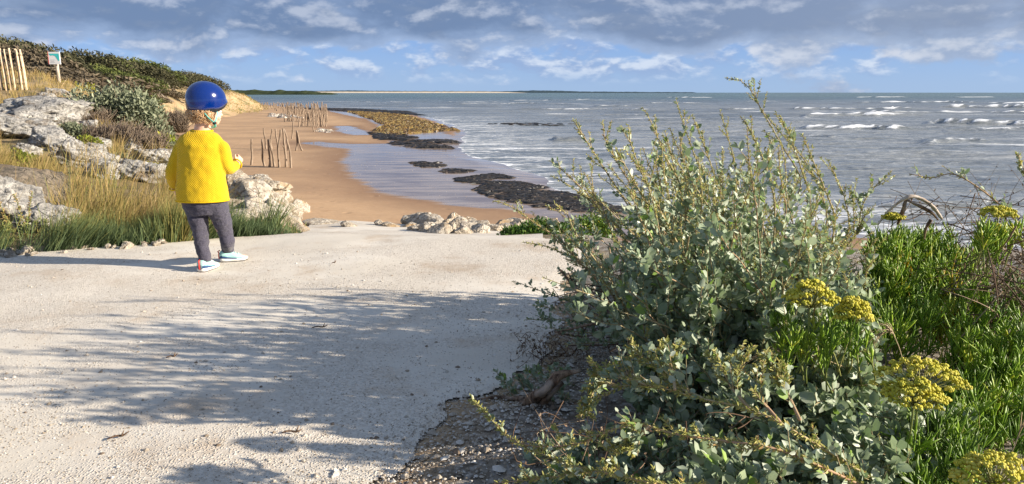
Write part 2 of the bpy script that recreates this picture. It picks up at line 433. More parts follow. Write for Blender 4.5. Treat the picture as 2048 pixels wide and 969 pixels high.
# path sheet 6 mm above
pc = np.linspace(-900, 1260, 560); pr = np.concatenate([np.linspace(1.0, 5.8, 420), np.linspace(5.84, 11.4, 90)])
PX, YY = np.meshgrid(pc, pr); XX = Xof(PX, YY)
keep = (onpath(XX, YY) > 0)&((YY < 5.02)|((PX > 560+(YY-5)*9)&(PX < 1105-(YY-5)*6+60*(fbm(PX*.01, YY, seed=4)-.5))))
o = grid_mesh(XX, YY, ground(XX, YY)+.007+.004*np.clip(onpath(XX, YY)/.1, 0, 1), 'path', MAT_PATH, {}, keep)
tag(o, kind='structure')

# ------------------------------------------------------------------ beach
def wp(L, z=BEACH_Z): return np.array([W(a, b, z)[:2] for a, b in L])
def sd(X, Y, poly):
    "signed distance to a closed polygon, negative inside"
    X = np.asarray(X, float); Y = np.asarray(Y, float)
    d = np.full(X.shape, 1e18); ins = np.zeros(X.shape, bool)
    n = len(poly)
    for i in range(n):
        a = poly[i]; b = poly[(i+1) % n]
        ex, ey = b-a; wx, wy = X-a[0], Y-a[1]
        t = np.clip((wx*ex+wy*ey)/(ex*ex+ey*ey+1e-9), 0, 1)
        d = np.minimum(d, (wx-ex*t)**2+(wy-ey*t)**2)
        c = ((a[1] > Y) != (b[1] > Y))&(X < (b[0]-a[0])*(Y-a[1])/((b[1]-a[1])+1e-12)+a[0])
        ins ^= c
    return np.where(ins, -1, 1)*np.sqrt(d)
shore = wp([(380,204),(500,207),(580,214),(640,218),(740,220),(820,228),(880,244),(915,262),(900,276),(905,292),(940,310),(990,328),(1050,350),(1095,376),(1140,402),(1260,432),(1500,462),(2100,505),(2700,540)])
SEA_POLY = np.concatenate([shore, [[9000, 14], [9000, 9000], [-5000, 9000], [-900, 400]]])
WET_POLY = wp([(700,288),(640,284),(608,286),(640,293),(690,300),(688,315),(700,345),(728,370),(780,390),(850,402),(930,411),(1010,422),(1080,436),(1160,460),(1400,520),(1300,400),(1080,330),(950,290),(905,270),(860,262),(790,275),(775,288)])
POOL_POLY = wp([(668,253),(705,252),(728,262),(748,270),(700,271),(668,262)])
WET2 = wp([(640,219),(760,222),(830,240),(905,262),(870,270),(790,270),(760,255),(735,240)])
def warp(X, Y, s, a, seed):
    return X+(fbm(X/s, Y/s, oct=4, seed=seed)-.5)*a, Y+(fbm(X/s+9, Y/s+5, oct=4, seed=seed+7)-.5)*a
def m_beach():
    m, t = newmat('beach_sand'); p = t.pos()
    n = t.noise(p, .25, 6, .55); n2 = t.noise(p, 3, 6, .6)
    dry = t.mix(t.mapr(n, .35, .65), lin(170, 141, 112), lin(190, 158, 124))
    dry = t.mix(t.mapr(n2, .5, .75, 0, .35), dry, lin(158, 120, 88))
    damp = t.mix(n2, lin(134, 106, 84), lin(148, 118, 94))
    wet = t.attr('wet'); dmp = t.attr('damp')
    w = t.mapr(t.math('ADD', wet, t.math('MULTIPLY', t.math('SUBTRACT', t.noise(t.mapping(p, (.25, 1, 1)), 1.2, 7, .65), .5), .9)), .28, .74)
    c = t.mix(dmp, dry, damp); st = t.noise(t.mapping(p, (.22, .9, 1)), 1.4, 7, .62, .3)
    c = t.mix(w, c, t.mix(t.mapr(st, .38, .62), lin(128, 108, 92), lin(170, 152, 136)))
    r = t.math('ADD', t.mapr(w, 0, 1, .85, .08), t.math('MULTIPLY', t.mapr(st, .42, .6), t.mapr(w, 0, 1, 0, .12)))
    sp = t.mapr(w, 0, 1, .12, .6)
    hgt = t.math('MULTIPLY', t.noise(t.mapping(p, (1, 2, 1)), 1.6, 6, .6), t.mapr(w, 0, 1, 1, .06))
    fp = t.math('MULTIPLY', t.mapr(t.voro(t.mapping(p, (1, .8, 1)), 1.1), .0, .22, 1, 0), t.mapr(w, 0, 1, .5, 0))
    b = t.bump(t.math('SUBTRACT', hgt, fp), .5, .06)
    t.out(t.principled(c, r, b, sp)); return m
bc = np.linspace(-700, 2600, 640); br = 12*np.exp(np.linspace(0, math.log(420/12.), 330))
PX, YY = np.meshgrid(bc, br); XX = (PX-1024)/F_PX*zc(YY, BEACH_Z)
wx, wy = warp(XX, YY, 6, 3.0, 41)
dsea = sd(wx, wy, SEA_POLY)
wx, wy = warp(XX, YY, 2.5, 1.3, 43)
dw = np.minimum(np.minimum(sd(wx, wy, WET_POLY), sd(wx, wy, POOL_POLY)), np.minimum(sd(wx, wy, WET2), dsea-.6))
wet = np.clip(.5-dw/1.9, 0, 1); damp = np.clip(1-dw/4.5, 0, 1)**1.5
zb = BEACH_Z+(fbm(XX/9, YY/9, seed=44)-.5)*.10*np.clip(dw/3, 0, 1)+np.where(dsea < 1, -(1-dsea)*.05, 0)+np.clip((38-YY)/20, 0, 1)*.25*(PX < 1100)*np.clip(dw/4, 0, 1)
zb = np.maximum(zb, -6)
tag(grid_mesh(XX, YY, zb, 'beach', m_beach(), {'wet': wet, 'damp': damp}), kind='structure')

# ------------------------------------------------------------------ sea
def m_sea():
    m, t = newmat('sea_water'); p = t.pos()
    foam = t.attr('foam'); surf = t.attr('surf'); wash = t.attr('wash'); dist = t.attr('far')
    n1 = t.noise(t.mapping(p, (.035, .11, .1)), 1.0, 7, .6, .3)
    deep = t.mix(t.mapr(n1, .35, .65), (.045, .075, .085, 1), (.095, .13, .135, 1))
    silt = t.mix(t.mapr(n1, .4, .6), (.15, .165, .165, 1), (.25, .26, .25, 1))
    c = t.mix(surf, deep, silt)
    green = t.mix(t.noise(t.mapping(p, (.01, .03, .1)), 1.0, 3), (.06, .12, .09, 1), (.09, .14, .10, 1))
    c = t.mix(dist, c, green)
    # thin lace of foam, whitecaps, and the breakers' own foam
    lace = t.noise(t.mapping(p, (.30, .85, .5)), 1.0, 8, .68, .6)
    vor = t.voro(t.mapping(p, (.7, 1.5, .5)), 1.0, 'DISTANCE_TO_EDGE', 0)
    streak = t.noise(t.mapping(p, (.022, .17, .1)), 1.0, 8, .62, .2)
    caps = t.mapr(streak, .60, .68)
    f1 = t.math('MULTIPLY', t.mapr(lace, .50, .64), wash)
    f1b = t.math('MULTIPLY', t.mapr(vor, .0, .16, 1, 0), t.math('MULTIPLY', wash, t.mapr(lace, .4, .55)))
    f2 = t.math('MULTIPLY', caps, t.math('ADD', t.math('MULTIPLY', surf, .7), t.math('MULTIPLY', dist, .35)))
    f3 = t.mapr(t.math('ADD', foam, t.math('MULTIPLY', t.math('SUBTRACT', lace, .5), 1.1)), .33, .72)
    f = t.math('ADD', t.math('MAXIMUM', f1, f1b), t.math('ADD', f2, f3), clamp=True)
    c = t.mix(f, c, (.86, .88, .90, 1))
    b0 = t.noise(t.mapping(p, (.35, 1.1, 1)), 1.0, 7, .62, .3)
    b1 = t.noise(t.mapping(p, (.10, .38, 1)), 1.0, 5, .6, .2)
    b2 = t.noise(t.mapping(p, (1.5, 3.4, 1)), 1.0, 5, .6)
    h = t.math('ADD', t.math('MULTIPLY', b1, 2.4), t.math('ADD', t.math('MULTIPLY', b0, .8), t.math('MULTIPLY', b2, .16)))
    bb = t.bump(h, .6, .8)
    t.out(t.principled(c, t.mapr(f, 0, 1, .22, .8), bb, t.mapr(f, 0, 1, .45, .1))); return m
sc = np.linspace(-260, 2500, 700); sr = 14*np.exp(np.linspace(0, math.log(9000/14.), 620)); sr = np.append(sr, 30000)
PX, YY = np.meshgrid(sc, sr); XX = (PX-1024)/F_PX*zc(YY, SEA_Z)
zs = np.zeros_like(XX)+SEA_Z
wx, wy = warp(XX, YY, 6, 3.0, 41); dsea = sd(wx, wy, SEA_POLY)
offs = np.clip(-dsea/25, 0, 1)
PYp = 484.5+F_PX*np.tan(np.arctan((CAM_H-SEA_Z)/YY)-PITCH)      # picture row of each ring of the sea, for the breakers' places
ph = YY/7.+1.8*fbm(XX/40, YY/40, seed=51)*2+XX*.006
sw = (.5+.5*np.sin(ph*2*np.pi/1.6))**3
zs += offs*sw*.16*(fbm(XX/18, YY/9, seed=52) > .0)*fbm(XX/22, YY/8, seed=53)*1.6*np.clip(1-(YY-500)/900, .0, 1)
zs += offs*(fbm(XX/4.5, YY/1.5, oct=4, seed=54)-.5)*.34*np.clip(1-(YY-100)/400, 0, 1)
zs += (fbm(XX/1.2, YY/.7, oct=3, seed=55)-.5)*.05*np.clip(1-(YY-30)/60, 0, 1)*np.clip(-dsea/4, 0, 1)
foam = np.zeros_like(XX)
BR = [(1560,1850,220,.6),(1600,1860,234,.6),(1590,1830,258,.42),(1840,2200,250,.62),(1860,2240,217,.8),(1700,2000,207,.7),(1700,2100,226,.45),(1880,2300,262,.3),(900,1180,209,.4),(760,1010,206,.3),(1000,1350,221,.3),(1050,1420,202,.4),(1960,2200,208,.5),
      (1100,1180,278,.40),(1150,1330,345,.10),(880,1010,206,.35),(1010,1110,203,.4),(1085,1200,200,.35),(930,1010,214,.3),(1180,1300,213,.3),(640,760,205,.35),
      (540,620,201,.3),(700,800,212,.25),(1290,1420,208,.35),(1430,1560,219,.3),(1480,1620,204,.35),(2050,2300,232,.5),(1700,1830,196,.7),(1320,1440,196,.6),(1900,2000,196,.7),(1560,1680,275,.22),(1830,1990,284,.22),(1200,1290,232,.22),(1750,2100,409,.14)]
for i, (a, b, py, h) in enumerate(BR):
    Yc = (CAM_H-SEA_Z)/math.tan(PITCH+math.atan((py-484.5)/F_PX))
    Xc = Xof((a+b)/2, Yc)
    wd = max(.9, Yc*.017) if h > .2 else .7
    yl = Yc+(fbm(XX/(Yc*.06), XX*0+i*3.1, oct=3, seed=60+i)-.5)*Yc*.14
    u = (PX-a)/(b-a); env = np.clip(u/.12, 0, 1)*np.clip((1-u)/.18, 0, 1)*(.62+1.2*(fbm(PX/70., YY*0+i, oct=4, seed=80+i)-.25))
    env = np.clip(env, 0, 1.2)
    dd = (YY-yl)/wd
    prof = np.where(dd < 0, np.exp(-(dd/.55)**2), np.exp(-(dd/1.5)**2))
    zs += h*prof*env
    if py < 400: foam = np.maximum(foam, env*np.exp(-((dd+.15)/.42)**2)*(.80 if h > .4 else .55))
    else: foam = np.maximum(foam, .0)
    foam = np.maximum(foam, .42*env*np.clip(1-abs(dd-2)/3.4, 0, 1)*(h > .3))
wash = np.clip(1+dsea/16, 0, 1)**1.2*(dsea < 0)*.95*(YY < 130)*np.clip((PX-700)/150, 0, 1)
wash = np.maximum(wash, .55*np.exp(-((PYp-330)/40)**2)*np.clip((PX-1000)/100, 0, 1)*np.clip((1500-PX)/250, 0, 1))
edge = np.exp(-((dsea+.5)/.45)**2)*.55*(fbm(XX/1.5, YY/1.5, seed=71) > .42)*(YY < 200)
foam = np.maximum(foam, edge)
surf = np.clip((520-YY)/320, 0, 1); far = np.clip((YY-300)/600, 0, 1)
wash = np.maximum(wash, .22*(YY < 120)*(dsea < 0))
tag(grid_mesh(XX, YY, zs, 'sea', m_sea(), {'foam': foam, 'surf': surf, 'wash': wash, 'far': far}, (dsea < 3)), kind='structure')

# ------------------------------------------------------------------ far shores
def coast(name, Y0, prof, colA, colB, sand=None, depth=400, bumpy=1.0, nt=500):
    "a low ridge of land with its own depth; prof = [(px, py_top)]"
    m, t = newmat(name+'_cover'); p = t.pos()
    n = t.noise(t.mapping(p, (1/60., 1/60., 1/12.)), 1.0, 8, .7)
    c = t.mix(t.mapr(n, .38, .62), colA, colB)
    if sand: 
        sp = t.new('ShaderNodeSeparateXYZ'); t.set(sp.inputs[0], p)
        hz = t.math('ADD', sp.outputs[2], t.math('MULTIPLY', t.math('SUBTRACT', t.noise(t.mapping(p, (1/150., 1/150., .1)), 1.0, 4), .5), 3.))
        hz = t.math('ADD', hz, t.mapr(sp.outputs[0], -150, 250, 0, 12))
        c = t.mix(t.mapr(hz, sand-1.2, sand+.6), lin(205, 192, 172), c)
    t.out(t.principled(c, 1.0, None, 0))
    px = np.linspace(prof[0][0], prof[-1][0], nt)
    top = np.interp(px, [a for a, b in prof], [b for a, b in prof])
    zt = CAM_H-Y0*np.tan(PITCH+np.arctan((top-484.5)/F_PX))
    X = (px-1024)/F_PX*zc(Y0)
    zt = zt+bumpy*(fbm(X/14., X*0, oct=4, seed=91)-.5)*Y0*.0022
    v = np.array([0, .02, .1, .3, .6, 1.]); hgt = np.array([-4, SEA_Z+.2, SEA_Z+1.2, .62, 1.0, .9])
    X2 = np.tile(X, (6, 1))*(1+v[:, None]*depth/Y0); Y2 = np.tile(Y0+v[:, None]*depth-depth*.6, (1, nt))
    Z2 = np.stack([np.full(nt, -6.), np.full(nt, SEA_Z+.3), SEA_Z+.3+(zt-SEA_Z)*.25, SEA_Z+(zt-SEA_Z)*.75, zt, zt*.8])
    tag(grid_mesh(X2, Y2, Z2, name, m), kind='structure')
coast('far_headland', 1500, [(380,183),(470,178.5),(520,179),(560,180),(600,181),(640,181.5),(680,183.5),(705,186),(720,189)], (.028, .04, .026, 1), (.06, .075, .04, 1), None, 400, 1.3)
coast('distant_coast', 5200, [(380,182),(700,182),(745,181.2),(790,182),(850,182.5),(960,182.8),(1010,183),(1060,181.3),(1110,182),(1150,183.6),(1250,184.3),(1330,185)], (.045, .07, .09, 1), (.07, .10, .115, 1), 5.0, 1500, .35)  # bluish land colours: the haze of distance is put into the cover colour
# ------------------------------------------------------------------ rocks
def m_rock(name, a, b, lichen, warm):
    m, t = newmat(name); p = t.obj(); oi = t.new('ShaderNodeObjectInfo')
    pr = t.new('ShaderNodeVectorMath', operation='ADD'); t.set(pr.inputs[0], t.pos()); t.set(pr.inputs[1], oi.outputs['Location']); p = pr.outputs[0]
    n = t.noise(p, 5, 8, .65); n2 = t.noise(p, 26, 6, .7); n3 = t.noise(p, 2.2, 5, .6, .6)
    c = t.mix(t.mapr(n, .35, .65), a, b)
    c = t.mix(t.mapr(n2, .47, .60, 0, .85), c, lichen)
    c = t.mix(t.mapr(n3, .55, .68, 0, .8), c, warm)
    crack = t.voro(t.mapping(p, (1, 1, 1)), 6.5, 'DISTANCE_TO_EDGE', 0)
    cr = t.math('MULTIPLY', t.mapr(crack, 0, .035, 1, 0), t.mapr(n, .45, .6))
    c = t.mix(t.math('MULTIPLY', cr, .25), c, (.10, .085, .07, 1))
    h = t.math('ADD', t.math('MULTIPLY', n, .8), t.math('SUBTRACT', t.math('MULTIPLY', n2, .5), t.math('MULTIPLY', cr, .4)))
    t.out(t.principled(c, .93, t.bump(h, 1., .06), .12)); return m
MR_GREY = m_rock('grey_limestone', (.32, .305, .28, 1), (.54, .52, .48, 1), (.14, .135, .13, 1), (.26, .20, .14, 1))
MR_PALE = m_rock('pale_limestone', (.42, .36, .28, 1), (.60, .55, .47, 1), (.24, .19, .14, 1), (.40, .27, .14, 1))
MR_DARK = m_rock('brown_rock', (.16, .13, .10, 1), (.30, .25, .19, 1), (.10, .09, .07, 1), (.32, .22, .13, 1))
import bmesh
SNAPLOG = []
def rock_mesh(name, seed, mat, sub=4, planes=13, soft=.05, rough=.09, rd=.28):
    bm = bmesh.new(); bmesh.ops.create_icosphere(bm, subdivisions=sub, radius=1)
    V = np.array([v.co[:] for v in bm.verts]); F = np.array([[v.index for v in f.verts] for f in bm.faces]); bm.free()
    g = np.random.default_rng(seed)
    N = nrm(g.normal(size=(planes, 3))); dd = g.uniform(.62, 1.0, planes)
    dt = V@N.T; r = np.where(dt > .05, dd/np.maximum(dt, .05), 9)
    k = 1/soft; rr = -np.log(np.exp(-k*np.minimum(r, 3)).sum(1))/k
    rr = np.minimum(rr, 1.25)
    V2 = V*rr[:, None]
    q = V2*2.4+seed
    q2 = V2*5.5+seed*2; rdg = 1-abs(fbm(q2[:, 0], q2[:, 1], q2[:, 2], 4, seed+3, .55)*2-1)
    V2 = V2*(1+((fbm(q[:, 0], q[:, 1], q[:, 2], 6, seed, .6)-.5)*rough*4-(rdg-.7)*rd)[:, None])
    o = mk(name, V2, F, mat)
    me = o.data; bpy.data.objects.remove(o); return me
RM = {k: [rock_mesh('boulder', s+i*7, m, 5, 14 if k == 'grey' else 10, .03 if k == 'grey' else .018, .15 if k == 'grey' else .07, .28 if k == 'grey' else .12) for i in range(6)] for k, m, s in (('grey', MR_GREY, 3), ('pale', MR_PALE, 50), ('dark', MR_DARK, 90))}
def snap(px, py, Y, up_px=0., r=(.72, 1.45)):
    "distance at which the line of sight through the pixel meets the ground (or stands up_px above it)"
    Ys = Y*np.exp(np.linspace(math.log(r[0]), math.log(r[1]), 90)); a = PITCH+math.atan((py-484.5)/F_PX)
    z = CAM_H-Ys*math.tan(a); X = (px-1024)/F_PX*(CP*Ys+(CAM_H-z)*SP); e = z-ground(X, Ys)-up_px*Ys/F_PX
    e = np.abs(e)+.04*np.abs(np.log(Ys/Y))
    return float(Ys[int(np.argmin(e))])
def rock(kind, var, px, py, wpx, hpx, Y, label, group=None, rz=0., dpt=1.0, name='boulder', tilt=0., sink=.30):
    "boulder whose middle shows at the pixel, with that width and height in pixels"
    Y = snap(px, py, Y, .18*hpx) if Y < 22 else Y; c = D(px, py, Y); s = zc(Y, c.z)/F_PX
    gap = c.z-hpx*s/2*.6-gz(c.x, c.y)
    if gap > .02: SNAPLOG.append((label, round(gap, 2), round(Y, 1)))
    o = bpy.data.objects.new(name, RM[kind][var % 6]); S.collection.objects.link(o)
    o.scale = (wpx*s/2/.88, wpx*s/2/.88*dpt, max(hpx*s/2/.85, .01)); o.location = c
    o.rotation_euler = (tilt, tilt*.6, rz)
    tag(o, label, 'rock' if name != 'boulder' else 'boulder', group)
    return o
# (kind, variant, px, py, width, height, Y, rz, tilt, label)
BIG = [
 ('grey',0, 95,232,250,95,12.0,.3,.12,'largest grey limestone boulder, broad and lumpy, below the slatted fence'),
 ('grey',1, 55,262,150,62,11.0,1.2,.2,'flat grey slab leaning under the largest boulder near the left edge'),
 ('dark',2, 40,388,230,100,6.6,.5,.25,'long brown-stained boulder overhanging the grass at the left edge'),
 ('grey',3, 25,410,150,120,6.0,2.0,.15,'whitish boulder with rounded top at the far left beside the path'),
 ('grey',4, 82,446,120,84,5.5,.9,.1,'speckled grey boulder half sunk in grass just above the path'),
 ('grey',5, 110,283,105,48,10.0,.2,.3,'grey slab sloping down to the right below the largest boulder'),
 ('grey',2, 140,300,70,46,9.4,.7,.3,'small light boulder wedged at the lower end of the sloping slab'),
 ('grey',0, 178,322,110,62,8.8,2.6,.2,'buff-grey boulder in dry grass left of the child'),
 ('grey',1, 222,345,84,50,8.2,.4,.2,'light grey boulder rising out of golden grass tips'),
 ('grey',3, 208,288,42,28,11.0,1.9,.0,'small white rounded boulder in the middle of the bank'),
 ('grey',4, 50,304,52,34,9.2,.1,.0,'low grey rock among golden grass near the left edge'),
 ('grey',5, 122,190,64,30,16.0,1.1,.1,'weathered grey rock below the signboard'),
 ('grey',2, 98,196,44,22,15.0,2.1,.1,'small grey outcrop at the foot of the signboard slope'),
 ('grey',1, 300,352,100,62,8.4,.8,.2,'grey lichened boulder beside the yellow sleeve of the child'),
 ('grey',0, 318,318,84,52,9.2,2.2,.2,'bright boulder directly left of the child at shoulder height'),
 ('grey',3, 268,300,50,40,10.2,.6,.2,'grey boulder above the bright one, at the edge of the dry heath'),
 ('grey',5, 292,290,34,30,10.6,.1,.3,'narrow upright grey rock at the foot of the yellow-green shrub'),
 ('grey',4, 185,298,44,26,10.0,.1,.1,'pale stone beside the small white rounded boulder'),
 ('grey',2, 240,230,34,20,14.,.1,.1,'small pale rock under the large silvery shrub'),
 ('grey',0, 178,250,40,24,12.2,.9,.1,'small pale rock in brown grass right of the largest boulder'),
 ('grey',4, 335,348,40,34,8.0,1.9,.1,'lichened grey rock almost touching the elbow of the child'),
 ('pale',0, 500,405,110,62,7.6,.3,.2,'largest cream limestone block right of the child, with a fresh broken face'),
 ('pale',1, 540,395,66,44,7.8,1.4,.3,'cream block with a sharp edge at the right side of the riprap heap'),
 ('pale',2, 475,372,60,42,8.2,.5,.1,'ochre-stained rock behind the hand of the child'),
 ('pale',3, 512,372,56,36,8.6,2.4,.2,'pale rock at the top of the riprap heap'),
 ('pale',4, 562,420,62,50,7.0,.7,.3,'honey-coloured craggy rock low on the right of the riprap heap'),
 ('pale',5, 596,421,34,30,24.2,.0,.05,'lone white pyramid-shaped rock on the sand'),
 ('pale',1, 548,372,54,24,9.0,1.2,.2,'flat pale slab jutting towards the beach from the riprap heap'),
 ('pale',0, 470,352,40,18,8.9,.2,.2,'dark-mottled stone just under the right hand of the child'),
 ('pale',3, 575,448,46,30,6.2,.9,.1,'crumbly cream rock where the grass meets the path'),
 ('pale',2, 600,457,28,16,5.8,.4,.1,'little cream rock at the tip of the grass strip'),
]
for k, v, px, py, w, h, Y, rz, ti, lab in BIG: rock(k, v, px, py, w*(.86 if k != 'pale' else 1), h*(.84 if k != 'pale' else 1), Y, lab, rz=rz, tilt=ti)
# riprap heap fillers
g = np.random.default_rng(5)
HEAP = [(470,395,44,34),(495,372,36,26),(520,385,50,36),(525,412,50,44),(485,420,56,40),(505,432,60,36),(545,432,50,40),(468,420,40,40),(530,368,30,18),(560,398,36,24),(455,372,34,30),(575,432,30,24),(548,412,34,28),(490,392,30,24),(585,455,24,14),(456,350,26,18),(470,440,50,30)]
_t = ['', 'first', 'second', 'third', 'fourth', 'fifth', 'sixth', 'seventh', 'eighth', 'ninth', 'tenth', 'eleventh', 'twelfth', 'thirteenth', 'fourteenth', 'fifteenth', 'sixteenth', 'seventeenth', 'eighteenth', 'nineteenth', 'twentieth']
ORD = _t[1:]+['twenty-'+w for w in _t[1:10]]
def ranks(L): return [sorted(range(len(L)), key=lambda k: L[k][0]).index(i) for i in range(len(L))]
hord = ranks(HEAP)
for i, (px, py, w, h) in enumerate(HEAP):
    rock('pale', int(g.integers(6)), px, py, w*1.1, h*1.15, 8.1-(py-372)*.02+g.uniform(-.2, .2), f'{ORD[hord[i]]} small cream rock from the left in the heap right of the child',
         'riprap rocks heaped right of the child', rz=g.uniform(0, 6), tilt=g.uniform(-.5, .5), name='riprap_rock')
# rocks along the far side of the ramp
LINE = [(830,442,36,18),(852,447,44,26),(872,449,34,26),(890,450,28,22),(862,460,36,20),(906,440,28,22),(835,458,34,18),(898,461,30,22),(914,452,34,24),(932,449,40,22),(942,460,36,20),(962,452,34,20),(958,463,34,18),(925,464,30,16),(880,464,36,16),(985,458,34,18),(970,464,22,12),(903,447,18,26),(818,452,26,12),(845,437,26,14),(1005,449,40,14),(1035,446,44,14),(1075,445,40,14),(1100,446,30,12),(1015,458,30,14),(1050,456,34,14)]
lord = ranks(LINE)
for i, (px, py, w, h) in enumerate(LINE):
    rock('pale', int(g.integers(6)), px, py+1, w*1.08, h*1.2, 10.4-(py-445)*.08+g.uniform(-.15, .15), f'{ORD[lord[i]]} rock from the left in the honey-coloured row beyond the path',
         'riprap rocks beyond the path', rz=g.uniform(0, 6), tilt=g.uniform(-.5, .5), name='riprap_rock')
for px, py, w, h, lab in ((697,452,28,10,'flat half-buried stone at the left end of the ramp edge'),(640,446,60,9,'long low ledge of stone at the left of the ramp'),(762,449,24,9,'small rounded stone on the middle of the ramp edge'),(780,452,30,8,'low tan stone on the ramp edge beside the rock row')):
    rock('pale', 2, px, py, w, h*1.6, 11.2, lab, rz=.4, name='half_buried_stone')
# small stones at the left foot of the bank
for i in range(46):
    px = g.uniform(-40, 330); Y = float(far_edge(px))+g.uniform(-.10, .12)
    c = Vector((float(Xof(px, Y)), Y, 0)); s = g.uniform(.010, .034)
    o = bpy.data.objects.new('edge_stone', RM['pale'][int(g.integers(6))]); S.collection.objects.link(o)
    o.location = (c.x, c.y, gz(c.x, c.y)+.012+s*.2); o.scale = (s*1.2, s, s*.75); o.rotation_euler = (g.uniform(-.4, .4), 0, g.uniform(0, 6))
    tag(o, 'small cream stone along the left edge of the path below the grass', 'stone', 'loose stones along the grassy edge of the path')

# ------------------------------------------------------------------ loose gravel lying on the path and verge (uncountable)
def m_simple(name, col, col2, scale, rough=.85, spec=.2, bumpd=.002, bs=None):
    m, t = newmat(name); p = t.obj()
    c = t.mix(t.mapr(t.noise(p, scale, 5, .6), .35, .65), col, col2)
    b = t.bump(t.noise(p, bs or scale*3, 4, .6), .6, bumpd)
    t.out(t.principled(c, rough, b, spec)); return m
def m_rnd(name, stops, rough=.8, spec=.2, transl=0., extra='rnd'):
    m, t = newmat(name)
    c = t.ramp(t.attr(extra), stops)
    c = t.mix(t.mapr(t.noise(t.pos(), 60, 3), .4, .7, 0, .25), c, t.mix(.5, c, (0, 0, 0, 1)))
    sh = t.principled(c, rough, None, spec)
    if transl:
        tr = t.new('ShaderNodeBsdfTranslucent'); t.set(tr.inputs[0], t.mix(.5, c, t.mix(1, c, (.95, 1.15, .55, 1), 'MULTIPLY')))
        mx = t.new('ShaderNodeMixShader'); mx.inputs[0].default_value = transl
        t.l.new(sh, mx.inputs[1]); t.l.new(tr.outputs[0], mx.inputs[2]); sh = mx.outputs[0]
    t.out(sh); return m
M_GRAVEL = m_rnd('gravel_stone', [(0, (.16, .12, .09, 1)), (.25, (.34, .28, .21, 1)), (.7, (.50, .45, .38, 1)), (1, (.68, .65, .60, 1))], .9, .15)
def pebbles(name, X, Y, Rr, zoff=.0):
    N = len(X)
    oc = np.array([[1,0,0],[.5,.85,0],[-.5,.8,0],[-1,0,0],[-.45,-.85,0],[.55,-.8,0],[.35,.1,.75],[-.3,.25,.7],[-.1,-.35,.8],[0,0,-.5]])
    Fc = np.array([[0,1,6],[1,2,7],[1,7,6],[2,3,7],[3,4,8],[3,8,7],[4,5,8],[5,0,6],[5,6,8],[6,7,8],[1,0,9],[2,1,9],[3,2,9],[4,3,9],[5,4,9],[0,5,9]])
    jit = 1+rng.uniform(-.28, .28, (N, 10, 3))
    v = oc[None]*jit; a = rng.uniform(0, 6.28, N)
    sc = np.stack([Rr*rng.uniform(.8, 1.4, N), Rr, Rr*rng.uniform(.5, .95, N)], 1)[:, None]
    v = v*sc; ca, sa = np.cos(a)[:, None], np.sin(a)[:, None]
    vx = v[..., 0]*ca-v[..., 1]*sa; vy = v[..., 0]*sa+v[..., 1]*ca
    Z = ground(X, Y)+zoff
    V = np.stack([vx+X[:, None], vy+Y[:, None], v[..., 2]+Z[:, None]+Rr[:, None]*.2], -1).reshape(-1, 3)
    Fa = (np.arange(N)[:, None, None]*10+Fc[None]).reshape(-1, 3)
    o = mk(name, V, Fa, M_GRAVEL, None, {'rnd': np.repeat(rng.uniform(0, 1, N), 10)}, False)
    return tag(o, kind='stuff')
N = 30000
Yp = 1.45+rng.beta(1.0, 1.9, N)*3.4; pxp = rng.uniform(-60, 1150, N); Xp = Xof(pxp, Yp)
Rp = .0016+.0030*rng.beta(1.1, 6, N)+(rng.random(N) < .02)*rng.uniform(.002, .006, N)
patch = fbm(Xp*1.1, Yp*1.6, oct=4, seed=101); k = (onpath(Xp, Yp) > -.05)&((patch > .47)|(rng.random(N) < .35))
pebbles('gravel', Xp[k], Yp[k], Rp[k], .011)
N = 9000
Yp = rng.uniform(1.3, 3.6, N); Xp = right_edge(Yp)+rng.normal(.20, .16, N)
Rp = .002+.006*rng.beta(1.2, 4, N)+(rng.random(N) < .03)*rng.uniform(.004, .010, N)
pebbles('verge_gravel', Xp, Yp, Rp, .004)
# specks of shell and stone on the beach
N = 700
pxp = rng.uniform(520, 1100, N); pyp = rng.uniform(250, 440, N); Yp = (CAM_H-BEACH_Z)/np.tan(PITCH+np.arctan((pyp-484.5)/F_PX)); Xp = (pxp-1024)/F_PX*zc(Yp, BEACH_Z)
Rp = Yp*.00028*rng.uniform(.5, 1.8, N)
zz = np.full(N, BEACH_Z+.02)
def ground_flat(X, Y): return np.full(np.shape(X), BEACH_Z+.015)
_g = ground; ground = ground_flat
pebbles('shell_fragments', Xp, Yp, Rp, 0); ground = _g

